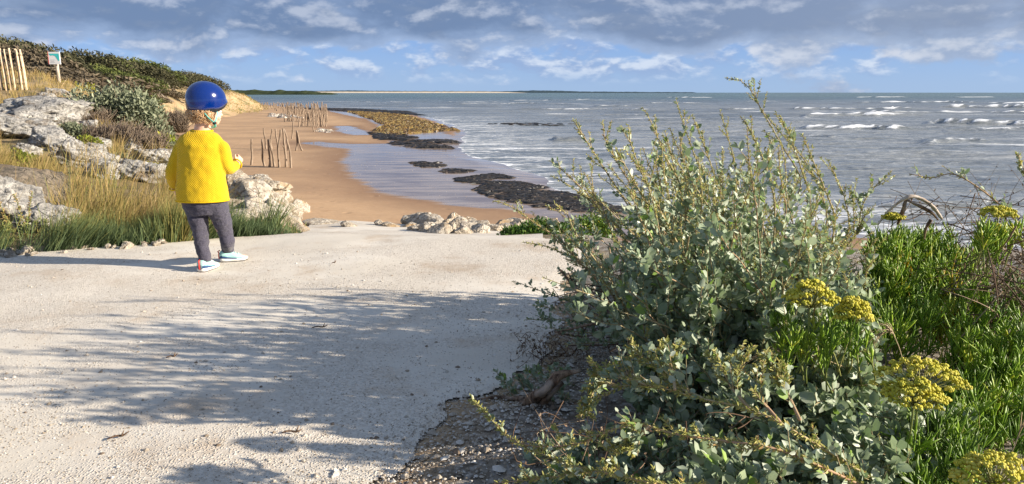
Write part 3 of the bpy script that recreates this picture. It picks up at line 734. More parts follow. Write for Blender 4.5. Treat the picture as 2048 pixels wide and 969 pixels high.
# ------------------------------------------------------------------ seaweed and reef
def clumps(name, poly_px, n, stops, seed, thr, size, hgt, stretch=2.2, sc=(1.6, 3.)):
    pts = wp(poly_px); lo, hi = pts.min(0)-1, pts.max(0)+1
    X = rng.uniform(lo[0], hi[0], n*6); Y = rng.uniform(lo[1], hi[1], n*6)
    d = sd(X, Y, pts); f = fbm(X/sc[0]/1.8, Y/sc[1]*1.9, oct=5, seed=seed, gain=.65)-np.clip(-d, 0, 1.2)*.10
    k = (d < .15+.0)&(f < thr); X, Y = X[k][:n], Y[k][:n]; N = len(X)
    th = np.linspace(0, 2*np.pi, 7, endpoint=False)
    Rr = rng.uniform(.35, 1.3, N)*size
    r = Rr[:, None]*rng.uniform(.45, 1.25, (N, 7))
    a = rng.uniform(-.5, .5, N)[:, None]
    ex = np.cos(th)[None]*r*stretch; ey = np.sin(th)[None]*r
    rx = ex*np.cos(a)-ey*np.sin(a); ry = ex*np.sin(a)+ey*np.cos(a)
    ring = np.stack([X[:, None]+rx, Y[:, None]+ry, np.full((N, 7), BEACH_Z-.03)], -1)
    mid = np.stack([X[:, None]+rx*.55, Y[:, None]+ry*.55, BEACH_Z+hgt*rng.uniform(.2, 1., (N, 7))], -1)
    top = np.stack([X, Y, BEACH_Z+hgt*rng.uniform(.4, 1.3, N)], -1)[:, None]
    V = np.concatenate([ring, mid, top], 1).reshape(-1, 3)
    i = np.arange(N)[:, None, None]*15; j = np.arange(7); k2 = (j+1) % 7
    Q = (i+np.stack([j, k2, k2+7, j+7], -1)[None]).reshape(-1, 4); T = (i+np.stack([j+7, k2+7, np.full(7, 14)], -1)[None]).reshape(-1, 3)
    m = m_rnd(name+'_mat', stops, .45, .4)
    o = mk(name, V, [Q, T], m, None, {'rnd': np.repeat(rng.uniform(0, 1, N), 15)}, False)
    return tag(o, kind='stuff')
BLK = [(0, (.010, .010, .009, 1)), (.7, (.030, .026, .022, 1)), (1, (.075, .055, .04, 1))]
clumps('seaweed', [(748,266),(790,270),(860,276),(905,284),(890,296),(850,297),(800,290),(765,279)], 1500, BLK, 201, .46, .34, .14)
clumps('seaweed', [(826,324),(880,326),(935,334),(975,345),(1040,362),(1130,388),(1250,420),(1150,424),(1060,410),(985,392),(945,372),(915,356),(865,342)], 4600, BLK, 203, .45, .13, .06, 3.0)
BRN = [(0, (.05, .028, .012, 1)), (.35, (.13, .075, .022, 1)), (.7, (.24, .15, .035, 1)), (1, (.30, .24, .09, 1))]
clumps('reef_seaweed', [(690,222),(760,223),(812,231),(845,242),(895,255),(915,262),(850,265),(800,272),(755,272),(750,262),(770,252),(748,240)], 5200, BRN, 205, .465, .30, .18, 1.5)
clumps('seaweed', [(590,217),(700,219),(800,224),(820,230),(760,226),(680,222)], 700, BLK, 207, .60, .9, .25, 3.)
clumps('seaweed', [(960,247),(1100,246),(1180,249),(1100,251),(1000,250)], 50, BLK, 209, .42, .28, .08, 3.)
clumps('driftwood_debris', [(545,228),(575,232),(600,237),(560,238),(538,234)], 60, [(0, (.3, .26, .21, 1)), (1, (.55, .5, .44, 1))], 211, .7, .35, .3, 2.)
clumps('driftwood_debris', [(640,258),(665,262),(662,266),(630,263)], 26, [(0, (.3, .26, .2, 1)), (1, (.5, .45, .4, 1))], 213, .7, .2, .12, 2.)

# ------------------------------------------------------------------ groyne posts
def m_post():
    m, t = newmat('weathered_post'); p = t.obj()
    n = t.noise(t.mapping(p, (9, 9, 1.2)), 1.6, 6, .65)
    c = t.mix(t.mapr(n, .35, .68), (.15, .11, .08, 1), (.36, .28, .21, 1))
    t.out(t.principled(c, .9, t.bump(n, .8, .02), .1)); return m
M_POST = m_post()
def bough_mesh(seed, L, r, knots=2):
    g = np.random.default_rng(seed); n = 12
    t = np.linspace(0, 1, n); ph = g.uniform(0, 6, 4)
    P = np.stack([.045*np.sin(t*4+ph[0])*L+.02*np.sin(t*9+ph[1])*L, .03*np.sin(t*3.5+ph[2])*L, t*(L+.5)-.5], 1)
    P[:, :2] -= P[3, :2]
    rad = r*(1.15-.35*t)*(1+.10*np.sin(t*17+ph[3]))
    a = Acc(); V, F = tube(P, rad, 8); a.add(V, F)
    for i in range(knots):
        k = int(g.integers(4, n-1)); an = g.uniform(0, 6.28); dr = np.array([math.cos(an), math.sin(an), .7])
        V, F = tube(np.array([P[k], P[k]+dr*r*1.3, P[k]+dr*r*2.1]), [r*.65, r*.5, r*.3], 6); a.add(V, F)
    o = a.build('groyne_post', M_POST); me = o.data; bpy.data.objects.remove(o); return me
PM = [bough_mesh(300+i, 1.5, .064, i % 3) for i in range(10)]
def post(px, pyb, pyt, lean, var, label, group, thick=1.0):
    b = W(px, pyb, BEACH_Z); s = zc(b.y, b.z)/F_PX; L = (pyb-pyt)*s*1.02
    o = bpy.data.objects.new('groyne_post', PM[var % 10]); S.collection.objects.link(o)
    o.location = b; o.scale = (thick, thick, L/1.5); o.rotation_euler = (0, math.atan(lean/max(pyb-pyt, 1)), 0 if thick > .8 else 0)
    tag(o, label, 'post', group); return o
ordn = ['first', 'second', 'third', 'fourth', 'fifth', 'sixth', 'seventh', 'eighth', 'ninth']
for i, (px, pb, pt, ln) in enumerate([(503,331,280,-1),(529,333,280,-2),(539.5,335,281,-3),(549,334,280,-4),(558.5,335.5,262,3),(572.5,335,260,-6),(582,336.5,280,1)]):
    tall = ', tall and crooked' if i == 4 else ', leaning left at the top' if i == 5 else ''
    post(px, pb, pt, ln, i, f'{ordn[i]} post from the left in the nearest row{tall}', 'nearest row of groyne posts')
for i, (px, pb, pt, ln) in enumerate([(532,298,258,0),(543.5,299,260,0),(556,299,260,-6),(576.5,301,262,0),(584,278,240,2),(592.5,302,263,-1),(604,302,262,-5)]):
    post(px, pb, pt, ln, i+3, f'{ordn[i]} post from the left in the second row, behind the nearest posts' if i != 4 else 'tallest-standing post rising behind the second row on the sand', 'second row of groyne posts')
g = np.random.default_rng(8)
for row, (xa, xb, yb, ht, n, gr) in enumerate([(597,654,253,26,15,'front row of the distant post field'),(568,658,243,25,20,'middle row of the distant post field'),(567,656,234,24,24,'middle row of the distant post field'),(566,655,228,22,22,'rear row of the distant post field'),(522,600,217,11,28,'farthest line of posts before the sea'),(545,640,222,15,14,'farthest line of posts before the sea')]):
    for i in range(n):
        px = xa+(xb-xa)*(i+g.uniform(.1, .9))/n
        post(px, yb+g.uniform(-1.5, 1.5)+(px-xa)*.02, yb-ht*g.uniform(.85, 1.1), g.normal(0, 1.6), int(g.integers(10)),
             {0:'grey-brown post in the front row of the distant post field', 1:'grey-brown post in the middle of the distant post field', 2:'grey-brown post in the middle of the distant post field', 3:'thin post in the rear row of the distant post field'}.get(row, 'thin dark post in the farthest line against the sea'), gr, 1.1 if row < 4 else 1.5)
post(628,264,236,-4,4,'single slanting post standing just in front of the distant post field',None)

# ------------------------------------------------------------------ fence and signboard
M_SLAT = m_simple('bleached_chestnut', (.52, .38, .24, 1), (.66, .52, .37, 1), 9, .8, .2, .004)
M_WIRE = m_simple('rusty_wire', (.10, .07, .05, 1), (.2, .13, .09, 1), 30, .6, .4)
M_WOODP = m_simple('grey_post_wood', (.42, .36, .28, 1), (.56, .50, .42, 1), 8, .85, .2, .004)
YF = 18.0
YF = snap(26, 181, YF); fb = D(26, 181, YF); fen = empty('slat_fence', fb)
tag(fen, 'pale chestnut slat fence on the grassy bank at the left edge', 'fence')
s = zc(YF, .95)/F_PX; g = np.random.default_rng(11)
slx = [-60,-52,-44,-36,-28,-20,-12,-5,2.5,11.5,20,29.5,39,43.5,48.5]
lean = [3,2,3,2,3,2,2,3,3,4,5,3.5,3,3,4]
for i, (x, ln) in enumerate(zip(slx, lean)):
    bx = (x-26)*s+ln*s; hgt = (80+g.uniform(-2, 2))*s; w = 4.0*s*g.uniform(.9, 1.15)
    P = np.array([[bx, 0, -.25], [bx-ln*s*.4, .01, hgt*.45], [bx-ln*s, 0, hgt]])+np.array([0, g.uniform(-.03, .03), 0])
    V, F = tube(poly_interp(P, 7), [w, w, w, w, w, w*.95, w*.6], 6, .45)
    a = Acc(); a.add(V, F); a.build('slat', M_SLAT, fen)
for zf in (.16, .5, .86):
    xs = np.linspace((slx[0]-26)*s, (50-26)*s+2*s, 60)
    for q in (0, 1):
        a = Acc(); P = np.stack([xs, .03*np.cos(xs*60+q*np.pi), 80*s*zf+.012*np.sin(xs*60+q*np.pi)], 1); V, F = tube(P, .006, 4); a.add(V, F)
        a.build('wire', M_WIRE, fen)
YS = snap(118, 160, 24.0); s = zc(YS, 1.4)/F_PX
sg = empty('signboard', D(118, 160, YS)); tag(sg, 'white and turquoise information signboard on a wooden post on the bank', 'sign')
a = Acc(); V, F = tube(np.array([[0, 0, -.3], [-.01, 0, .4], [-.02, 0, 52*s]]), [3.4*s, 3.2*s, 3.2*s], 10); a.add(V, F); a.build('post', M_WOODP, sg)
M_WHITE = m_simple('sign_white', (.82, .82, .80, 1), (.80, .80, .79, 1), 5, .5, .4)
M_TEAL = m_simple('sign_turquoise', (.05, .52, .52, 1), (.06, .56, .55, 1), 5, .5, .4)
M_RED = m_simple('sign_red', (.6, .07, .04, 1), (.6, .07, .04, 1), 5, .5, .4)
cx, cz = -1.5*s, (160-118)*s
a = Acc(); a.add(*box((cx, -.07, cz), (23*s, .03, 24*s))); bd = a.build('board', M_WHITE, sg, False)
pt = np.array([[-11,8.5],[-6,4.5],[-1,5.2],[3,3.4],[6,-2],[8,-5.5],[10.2,-5.2],[10.2,8.5]])*s
a = Acc(); V = np.array([[cx+p[0], -.0875, cz+p[1]] for p in pt]+[[cx+p[0], -.0865, cz+p[1]] for p in pt]); a.add(V, [np.array([[0,1,2,3,4,5,6,7]])]); a.build('turquoise_field', M_TEAL, bd, False)
a = Acc(); a.add(*box((cx-11.2*s, -.088, cz), (1.0*s, .003, 24*s))); a.build('red_edge', M_RED, bd, False)
a = Acc()
for q, (yy, ww) in enumerate(((-3.5, 9), (-6, 7), (-8.5, 9))): a.add(*box((cx-3*s, -.088, cz+yy*s), (ww*s, .003, .5*s)))
a.build('text_lines', m_simple('sign_grey', (.45, .5, .5, 1), (.5, .55, .55, 1), 5), bd, False)
# ------------------------------------------------------------------ foliage materials
M_SALT = m_rnd('saltbush_leaf', [(0, (.14, .20, .11, 1)), (.35, (.29, .36, .24, 1)), (.65, (.42, .48, .36, 1)), (.88, (.62, .66, .55, 1)), (.94, (.28, .40, .10, 1)), (1, (.30, .44, .10, 1))], .45, .45, .28)
M_SEED = m_rnd('saltbush_seed', [(0, (.27, .28, .09, 1)), (.5, (.46, .44, .15, 1)), (.85, (.60, .55, .22, 1)), (1, (.46, .27, .12, 1))], .75, .2, .3)
M_STEM = m_rnd('saltbush_stem', [(0, (.30, .24, .14, 1)), (.6, (.44, .36, .20, 1)), (1, (.42, .27, .17, 1))], .8, .2)
M_TWIG = m_rnd('dry_twig', [(0, (.07, .045, .03, 1)), (.5, (.16, .10, .065, 1)), (1, (.34, .26, .18, 1))], .85, .2)
M_SAMPH = m_rnd('samphire_leaf', [(0, (.09, .17, .022, 1)), (.4, (.20, .34, .03, 1)), (.8, (.34, .48, .04, 1)), (.92, (.44, .52, .055, 1)), (.96, (.50, .38, .03, 1)), (1, (.52, .33, .02, 1))], .42, .45, .25)
M_UMB = m_rnd('samphire_fruit', [(0, (.32, .33, .03, 1)), (.5, (.56, .51, .04, 1)), (1, (.70, .62, .12, 1))], .6, .3, .12)
M_USTEM = m_rnd('samphire_stalk', [(0, (.16, .22, .05, 1)), (1, (.30, .28, .09, 1))], .6, .3)
M_STRAW = m_rnd('straw', [(0, (.34, .25, .14, 1)), (1, (.58, .46, .30, 1))], .8, .2, .15)

def rot_about(v, ax, a):
    ax = nrm(ax); c, s_ = np.cos(a)[:, None], np.sin(a)[:, None]
    return v*c+np.cross(ax, v)*s_+ax*(ax*v).sum(1, keepdims=True)*(1-c)
def perp(v):
    r = rng.normal(size=v.shape); r -= v*(r*v).sum(1, keepdims=True); return nrm(r)
def sample(P, t):
    f = t*(len(P)-1); i = np.clip(f.astype(int), 0, len(P)-2); u = (f-i)[:, None]
    return P[i]*(1-u)+P[i+1]*u, nrm(P[i+1]-P[i])
class Shrub:
    def __init__(s): s.st = Acc(); s.lf = Acc(); s.sd = Acc()
    def put_leaves(s, P, T, size, seed=False, spread=(.6, 1.2), up=.35, rb=(0, 1)):
        n = len(P)
        if n == 0: return
        ax = perp(T); d = nrm(T*np.cos(rng.uniform(*spread, n))[:, None]+ax*np.sin(rng.uniform(*spread, n))[:, None]+np.array([0, 0, up])*rng.random(n)[:, None])
        L = size*rng.uniform(.65, 1.35, n)
        nn = nrm(rng.normal(size=(n, 3))*.75+np.array([.75, -.4, .5]))
        if seed:
            V, Q = leaves(P, d, nn, L, L*rng.uniform(.28, .42, n), .5, .15)
            s.sd.add(V, Q, rnd=np.repeat(rng.uniform(*rb, n), 6))
        else:
            V, Q = leaves(P, d, nn, L, L*rng.uniform(.52, .80, n), rng.uniform(.05, .4), .12)
            s.lf.add(V, Q, rnd=np.repeat(np.clip(rng.beta(2, 2, n)*.9+(rng.random(n) < .07)*.5, 0, 1), 6))
    def stem(s, P, r0, r1, leafsize=.026, dens=90, twigs=8, twl=.10, seedfrom=.7, leaffrom=.2, seedsize=.009, seeddens=420, twig_seed=.5, thick=True):
        P = np.asarray(P, float); Lt = np.linalg.norm(np.diff(P, axis=0), axis=1).sum()
        V, F = tube(P, np.linspace(r0, r1, len(P)), 5); s.st.add(V, F, rnd=rng.uniform(.2, 1))
        n = int(dens*Lt*max(0, 1-leaffrom)); t = rng.uniform(leaffrom, 1, n); t = t[(t < seedfrom)|(rng.random(n) < .25)]
        p, T = sample(P, t); s.put_leaves(p, T, leafsize*(1.1-.5*t)[:], False)
        n = int(seeddens*Lt*max(0, 1-seedfrom)); t = rng.uniform(seedfrom, 1, n); p, T = sample(P, t)
        s.put_leaves(p+rng.normal(size=p.shape)*.0015, T, np.full(n, seedsize), True, (.5, 1.3), .1)
        for i in range(twigs):
            t0 = rng.uniform(max(leaffrom*.8, .15), .96); p0, T0 = sample(P, np.array([t0])); 
            ax = perp(T0); an = rng.uniform(.45, 1.0); d = nrm(T0*math.cos(an)+ax*math.sin(an)+np.array([[0, 0, .35]]))[0]
            L = twl*rng.uniform(.5, 1.4)*(1.15-t0*.6); e = p0[0]+d*L+np.array([0, 0, L*.2])
            tp = bez(p0[0], p0[0]+d*L*.6, e, 5)
            V, F = tube(tp, np.linspace(r1*1.1, r1*.5, 5), 4); s.st.add(V, F, rnd=rng.uniform(.2, .8))
            sdy = rng.random() < (twig_seed if t0 > .45 else twig_seed*.3)
            if sdy:
                m = int(seeddens*L*.8); tt = rng.uniform(.25, 1, m); p, T = sample(tp, tt); s.put_leaves(p, T, np.full(m, seedsize*.95), True, (.5, 1.3), .1)
                m = max(2, int(dens*L*.5))
                tt = rng.uniform(.1, .8, m); p, T = sample(tp, tt); s.put_leaves(p, T, np.full(m, leafsize*.7))
            else:
                m = max(4, int(dens*L*1.6)); tt = rng.uniform(.15, 1, m); p, T = sample(tp, tt)
                s.put_leaves(p, T, leafsize*(1.15-.45*tt))
    def build(s, root, mats=(None, None, None)):
        s.st.build('branches', mats[0] or M_STEM, root)
        if s.lf.n: s.lf.build('foliage', mats[1] or M_SALT, root)
        if s.sd.n: s.sd.build('seed_spikes', mats[2] or M_SEED, root)
def reparent_offset(root):
    "children were built in world coordinates: keep them there under a root placed at the base"
    for c in root.children: c.location = -Vector(root.location)

# ------------------------------------------------------------------ the big saltbush
TOPX = [1030,1060,1100,1150,1200,1250,1290,1350,1400,1450,1490,1540,1600,1650,1700,1750,1800]
TOPY = [560,480,345,262,280,292,235,225,250,252,225,240,290,345,385,440,490]
root = empty('saltbush', (0.72, 2.85, .03)); tag(root, 'largest grey-green saltbush beside the path, its seed spikes reaching above the sea horizon', 'bush')
sb = Shrub(); B0 = np.array([.80, 2.85, .02])
EXPL = [(1452,157,2.75,[(1478,160),(1500,178),(1520,215),(1560,285),(1600,380)]), (1352,200,2.9,[(1362,235),(1385,300),(1420,400)]), (1285,215,2.8,[(1300,240),(1330,310),(1370,400)]),
        (1146,240,2.6,[(1165,270),(1200,325),(1255,410),(1310,500)]), (1100,322,2.6,[(1130,345),(1180,395),(1240,470)]), (1102,352,2.65,[(1140,372),(1200,420),(1260,480)]), (1205,245,2.8,[(1212,285),(1250,350),(1300,430)]),
        (1257,250,2.8,[(1262,290),(1290,360),(1330,440)]), (1560,232,2.9,[(1575,262),(1600,330),(1620,420)]), (1530,228,2.7,[(1560,265),(1605,315),(1640,380),(1650,460)]), (1605,270,2.7,[(1625,320),(1650,380),(1670,450)]),
        (1440,222,3.0,[(1452,262),(1470,330),(1480,420)]), (1385,232,2.7,[(1398,265),(1425,340),(1450,440)]), (1655,320,2.7,[(1670,352),(1690,400),(1690,480)]), (1765,357,2.7,[(1745,380),(1725,410),(1710,470)]),
        (1740,415,2.7,[(1725,440),(1705,480)]), (1700,372,2.8,[(1705,400),(1700,470)]), (985,402,3.0,[(1020,412),(1060,440),(1120,480),(1180,540)]), (1045,485,2.9,[(1090,492),(1140,515),(1200,560)]),
        (1480,232,3.0,[(1500,260),(1530,330),(1550,420)]), (1330,262,3.,[(1340,300),(1360,380)]), (1230,300,2.9,[(1250,330),(1290,400)])]
for tx, ty, Y, mid in EXPL:
    Y -= rng.choice([.0, .2, .6, .85]) if tx > 1130 and tx < 1640 else .1
    pts = [np.array(D(tx, ty, Y))]+[np.array(D(a, b, Y+.03*i)) for i, (a, b) in enumerate(mid)]
    pts = pts[::-1]; base = B0+np.array([rng.uniform(-.18, .18), rng.uniform(-.12, .12)+(Y-2.6)*.7-.2, 0])
    P = poly_interp(np.array([base]+pts), 26)
    sb.stem(P, .0055, .0012, .024, 60, 20, .085, .66, .25, .0085, 520, .8)
N = 285
for i in range(N):
    px = rng.uniform(1085, 1770); top = np.interp(px, TOPX, TOPY)
    k = rng.random(); py = top+25+(rng.random()**1.2)*330
    if px < 1250 and rng.random() < .6: continue
    Y = rng.uniform(1.7, 3.15); T = np.array(D(px, py, Y))
    if T[2] < .12: T[2] = rng.uniform(.12, .3)
    b = B0+np.array([rng.uniform(-.28, .30), rng.uniform(-.15, .15)+(Y-2.75)*.75, 0])
    b[0] += np.clip((T[0]-b[0])*.25, -.15, .25)
    c = b+(T-b)*.35+np.array([0, 0, .18*max(T[2], .2)])
    P = bez(b, c, T, 16); P[1:-1] += rng.normal(size=(14, 3))*.004
    low = py > top+120
    sb.stem(P, .0042, .001, .031 if low else .024, 75, 10, .10, .98 if low else .80, .3, .008, 420, .18 if low else .6)
# low spray to the left over the path's edge
for (x0, y0, Y0, x1, y1, Y1) in [(1190,640,2.55,1026,562,2.6),(1190,650,2.5,1050,640,2.5),(1200,660,2.5,1075,610,2.6),(1210,690,2.4,1085,655,2.5),(1180,600,2.8,1120,545,2.8),(1240,700,2.3,1130,690,2.35)]:
    a = np.array(D(x0, y0, Y0)); b = np.array(D(x1, y1, Y1)); b[2] = max(b[2], .06)
    sb.stem(bez(B0-np.array([.15, .1, 0]), a+np.array([0, 0, .03]), b, 14), .004, .001, .019, 150, 10, .06, .97, .5, .008, 300, .15)
sb.build(root); reparent_offset(root)

# ------------------------------------------------------------------ sprawling saltbush in the foreground
root = empty('saltbush', (.85, 1.45, .03)); tag(root, 'low sprawling saltbush in the foreground with yellowish shoots arching left over the bare soil', 'bush')
sb = Shrub()
BRN2 = [([(1560,845,.26),(1500,819,.27),(1406,798,.27),(1296,771,.25),(1243,773,.24),(1189,800,.22)],.3), ([(1406,798,.27),(1360,775,.27),(1310,735,.29),(1256,700,.3)],.2), ([(1296,771,.25),(1250,755,.26),(1182,748,.25)],.2), ([(1350,780,.28),(1345,740,.3),(1330,695,.31)],.2),
        ([(1560,900,.22),(1444,882,.22),(1345,868,.22),(1300,853,.22),(1250,851,.20),(1197,872,.16),(1144,891,.12),(1067,893,.10),(1026,882,.10),(991,847,.11),(942,798,.13)],.25),
        ([(1400,985,.14),(1296,965,.14),(1224,948,.12),(1144,931,.10),(1098,914,.09),(1052,897,.09)],.4), ([(1340,985,.12),(1258,958,.10),(1166,943,.09),(1113,954,.07),(988,967,.06)],.5), ([(1300,853,.22),(1262,885,.2),(1228,905,.18)],.3),
        ([(1243,773,.24),(1200,770,.22),(1160,835,.18)],.3), ([(1500,819,.27),(1460,770,.3),(1440,720,.33)],.4), ([(1560,845,.26),(1500,770,.3),(1478,705,.33)],.4), ([(1600,840,.26),(1560,760,.3),(1520,720,.34)],.5)]
BB = np.array([.95, 1.45, .03])
for pts, sf in BRN2:
    P = np.array([W(a, b, z+.10) for a, b, z in pts])
    if pts[0][0] > 1300 and len(pts) > 4: P = np.concatenate([[BB], P])
    P = poly_interp(P, 34)
    sb.stem(P, .0036, .001, .021, 60, 26, .045, sf, .1, .0100, 760, .9)
for i in range(175):
    px = rng.uniform(1050, 1800); py = rng.uniform(735, 1010)
    if px < 1260 and py < 900-(1260-px)*-.1: continue
    if px > 1600 and py < 780: py += 80
    z = rng.uniform(.05, .22)*np.clip((px-1080)/300, .4, 1); T = np.array(W(px, py, z))
    b = np.array([T[0]+rng.uniform(.05, .25), T[1]+rng.uniform(-.1, .15), .01]); c = b+np.array([0, 0, z*1.2])
    P = bez(b, c, T, 10)
    sb.stem(P, .003, .001, .034, 95, 7, .06, .98, .15, .007, 300, .10)
sb.build(root); reparent_offset(root)
# saltbush mound between the two, under the large bush
root = empty('saltbush', (1.0, 2.0, .03)); tag(root, 'leafy middle saltbush filling the gap between the largest bush and the yellow umbels', 'bush')
sb = Shrub()
for i in range(135):
    px = rng.uniform(1230, 1740); py = rng.uniform(560, 800); Y = rng.uniform(1.75, 2.35); T = np.array(D(px, py, Y))
    T[2] = np.clip(T[2], .05, .75); b = np.array([T[0]*.8+.2+rng.uniform(-.1, .1), T[1]+rng.uniform(-.05, .2), .01])
    sb.stem(bez(b, b+np.array([0, 0, T[2]*.7]), T, 10), .003, .001, .031, 90, 8, .075, .98, .2, .007, 300, .08)
sb.build(root); reparent_offset(root)
root = empty('saltbush', (-.02, 2.2, .03)); tag(root, 'small low grey saltbush sprig on the gravel verge beside the dead root', 'bush')
sb = Shrub()
for i in range(16):
    px = rng.uniform(985, 1110); py = rng.uniform(735, 790); T = np.array(W(px, py, rng.uniform(.03, .09))); b = np.array([T[0]+rng.uniform(.0, .1), T[1]+rng.uniform(-.05, .05), .0])
    sb.stem(bez(b, b+np.array([0, 0, .05]), T, 7), .002, .0008, .020, 160, 3, .03, .99, .1)
sb.build(root); reparent_offset(root)
# right-hand arching sprays
def spray(label, P, r0, leafn, seedn, base):
    root = empty('saltbush_shoot', base); tag(root, label, 'branch'); sb = Shrub(); P = poly_interp(np.array(P), 30)
    sb.stem(P, r0, .0012, .020, leafn, 10, .05, .60, .1, .0085, seedn, .5); sb.build(root); reparent_offset(root)
b = D(2075, 560, 2.3)
spray('single arching saltbush shoot with sparse leaves against the sea at the right edge', [b, D(2060,480,2.3), D(2010,420,2.3), D(1960,378,2.3), D(1905,348,2.3), D(1865,356,2.3), D(1818,348,2.3)], .004, 34, 240, b)
b = D(2095, 470, 2.0)
spray('saltbush tip poking in from the right edge above the arching shoot', [b, D(2075,400,2.0), D(2052,350,2.0), D(2036,312,2.0)], .003, 60, 300, b)

# ------------------------------------------------------------------ rock samphire
def finger(P, Dr, L, r):
    "succulent finger leaves: four-sided, thickest past the middle"
    n = len(P); ax = perp(Dr); bx = np.cross(Dr, ax); rows = []
    bend = rng.normal(size=(n, 3))*.12+np.array([0, 0, .18])
    for t, k in ((0, .45), (.35, .9), (.75, 1.0), (1, .18)):
        c = P+Dr*(L*t)[:, None]+bend*(L*t*t)[:, None]
        rr = (r*k)[:, None]
        rows += [c+ax*rr, c+bx*rr*.6, c-ax*rr, c-bx*rr*.6]
    V = np.stack(rows, 1).reshape(-1, 3); i = np.arange(n)[:, None]*16
    Q = [i+np.array([[4*k+j, 4*k+(j+1) % 4, 4*k+4+(j+1) % 4, 4*k+4+j]]) for k in range(3) for j in range(4)]+[i+np.array([[12, 13, 14, 15]])]
    return V, np.concatenate(Q)
def samphire(label, pts, n, fl, fr, base, umbels=(), col=(0, .95), yel=0.):
    root = empty('rock_samphire', base); tag(root, label, 'plant', 'rock samphire plants on the verge')
    lf, st, = Acc(), Acc()
    for i in range(n):
        T, hgt = pts(); T = np.array(T); b = T-np.array([rng.normal()*.03, rng.normal()*.03-.01, hgt]); b[2] = max(b[2], gz(b[0], b[1]))
        P = bez(b, (b+T)/2+rng.normal(size=3)*.01, T, 5); V, F = tube(P, np.linspace(.0022, .0012, 5), 4); st.add(V, F, rnd=rng.random())
        m = rng.integers(9, 16); t = rng.uniform(.35, 1, m); p, Tn = sample(P, t)
        d = nrm(Tn*.8+perp(Tn)*rng.uniform(.3, 1.0, m)[:, None]+np.array([-.1, 0, .5]))
        L = fl*rng.uniform(.5, 1.25, m); V, Q = finger(p, d, L, fr*rng.uniform(.7, 1.2, m))
        tone = rng.uniform(*col); r = np.clip(tone+rng.normal(size=m)*.12, 0, .93)
        if rng.random() < yel: r = rng.uniform(.9, 1, m)
        lf.add(V, Q, rnd=np.repeat(r, 16))
        # forked side fingers
        q = p+d*(L*.5)[:, None]; d2 = nrm(d+perp(d)*.7); V, Q = finger(q, d2, L*.5, fr*rng.uniform(.6, 1., m)); lf.add(V, Q, rnd=np.repeat(r, 16))
    lf.build('leaves', M_SAMPH, root); st.build('stalks', M_USTEM, root)
    for (px, py, Y, wpx, hpx, lab) in umbels: umbel(root, px, py, Y, wpx, hpx, lab)
    reparent_offset(root); return root
ICO_V, ICO_F = None, None
def ico():
    bm = bmesh.new(); bmesh.ops.create_icosphere(bm, subdivisions=1, radius=1)
    V = np.array([v.co[:] for v in bm.verts]); F = np.array([[v.index for v in f.verts] for f in bm.faces]); bm.free(); return V, F
ICO_V, ICO_F = ico()
def balls(P, r):
    n = len(P); V = (P[:, None]+ICO_V[None]*r[:, None, None]).reshape(-1, 3); F = (np.arange(n)[:, None, None]*len(ICO_V)+ICO_F[None]).reshape(-1, 3); return V, F
def umbel(root, px, py, Y, wpx, hpx, lab=None):
    C = np.array(D(px, py, Y)); s = zc(Y, C[2])/F_PX; Rw, Rh = wpx*s/2, hpx*s/2
    a, st = Acc(), Acc(); foot = C-np.array([0, 0, max(.06, min(C[2]-.02, .14))])+np.array([.01, .02, 0])
    top0 = C-np.array([0, 0, Rh*.75]); V, F = tube(bez(foot, (foot+top0)/2, top0, 6), .0022, 5); st.add(V, F, rnd=.3)
    n = int(24+Rw*430); g = rng
    for k in range(n):
        u = math.sqrt((k+.5)/n); th = k*2.39996+g.uniform(-.2, .2)
        c = C+np.array([math.cos(th)*u*Rw, math.sin(th)*u*Rw*.8, Rh*(.65-1.1*u*u)+g.uniform(-.006, .006)])
        V, F = tube(bez(top0, (top0+c)/2+np.array([0, 0, -.004]), c, 4), .0009, 3); st.add(V, F, rnd=.7)
        m = 16; q = nrm(g.normal(size=(m, 3))); q[:, 2] = abs(q[:, 2])*.7+.1; rr = .0088*g.uniform(.8, 1.15)
        V, F = balls(c+q*rr, g.uniform(.0024, .0038, m)); a.add(V, F, rnd=np.repeat(np.clip(g.uniform(.2, .9)+g.normal(size=m)*.15, 0, 1), len(ICO_V)))
    st.build('umbel_stalks', M_USTEM, root)
    o = a.build('umbel', M_UMB, root)
    if lab: o['label'] = lab
def region(x0, x1, y0, y1, Y0, Y1, zmin=.04):
    def f():
        px, py = rng.uniform(x0, x1), rng.uniform(y0, y1); v = (py-y0)/(y1-y0); Y = Y0+(Y1-Y0)*v+rng.uniform(-.12, .12); T = D(px, py, Y); T.z = max(T.z, zmin+gz(T.x, T.y))
        return T, min(max(T.z-.01, .05), .11)
    return f
samphire('bright green rock samphire right of the yellow umbels, its middle leaves turned orange', region(1750,1960,500,690,3.0,2.2), 150, .080, .0032, D(1860,690,2.0), (), (.15, .9), .06)
samphire('green rock samphire at the right edge behind the large yellow umbel', region(1900,2090,690,900,2.15,1.72), 150, .066, .0028, D(1990,880,1.5), [(1842,752,1.52,178,85,'largest yellow-green umbel of seed heads')], (.1, .85), .01)
samphire('dark green rock samphire in the lower right between both yellow seed heads', region(1790,1960,820,1010,1.66,1.42), 110, .056, .0026, D(1870,960,1.3), [(1995,945,1.12,165,90,'yellow-green umbel cut by the lower right corner'),(1830,790,1.46,120,60,None)], (0, .6))
samphire('rock samphire with two mustard-yellow umbels in front of the large bush', region(1560,1740,620,700,1.75,1.65), 34, .04, .0028, D(1650,700,1.9), [(1622,590,1.62,100,72,'mustard umbel below a grey leaf'),(1706,622,1.62,70,60,'smaller mustard umbel')], (.2, .8))
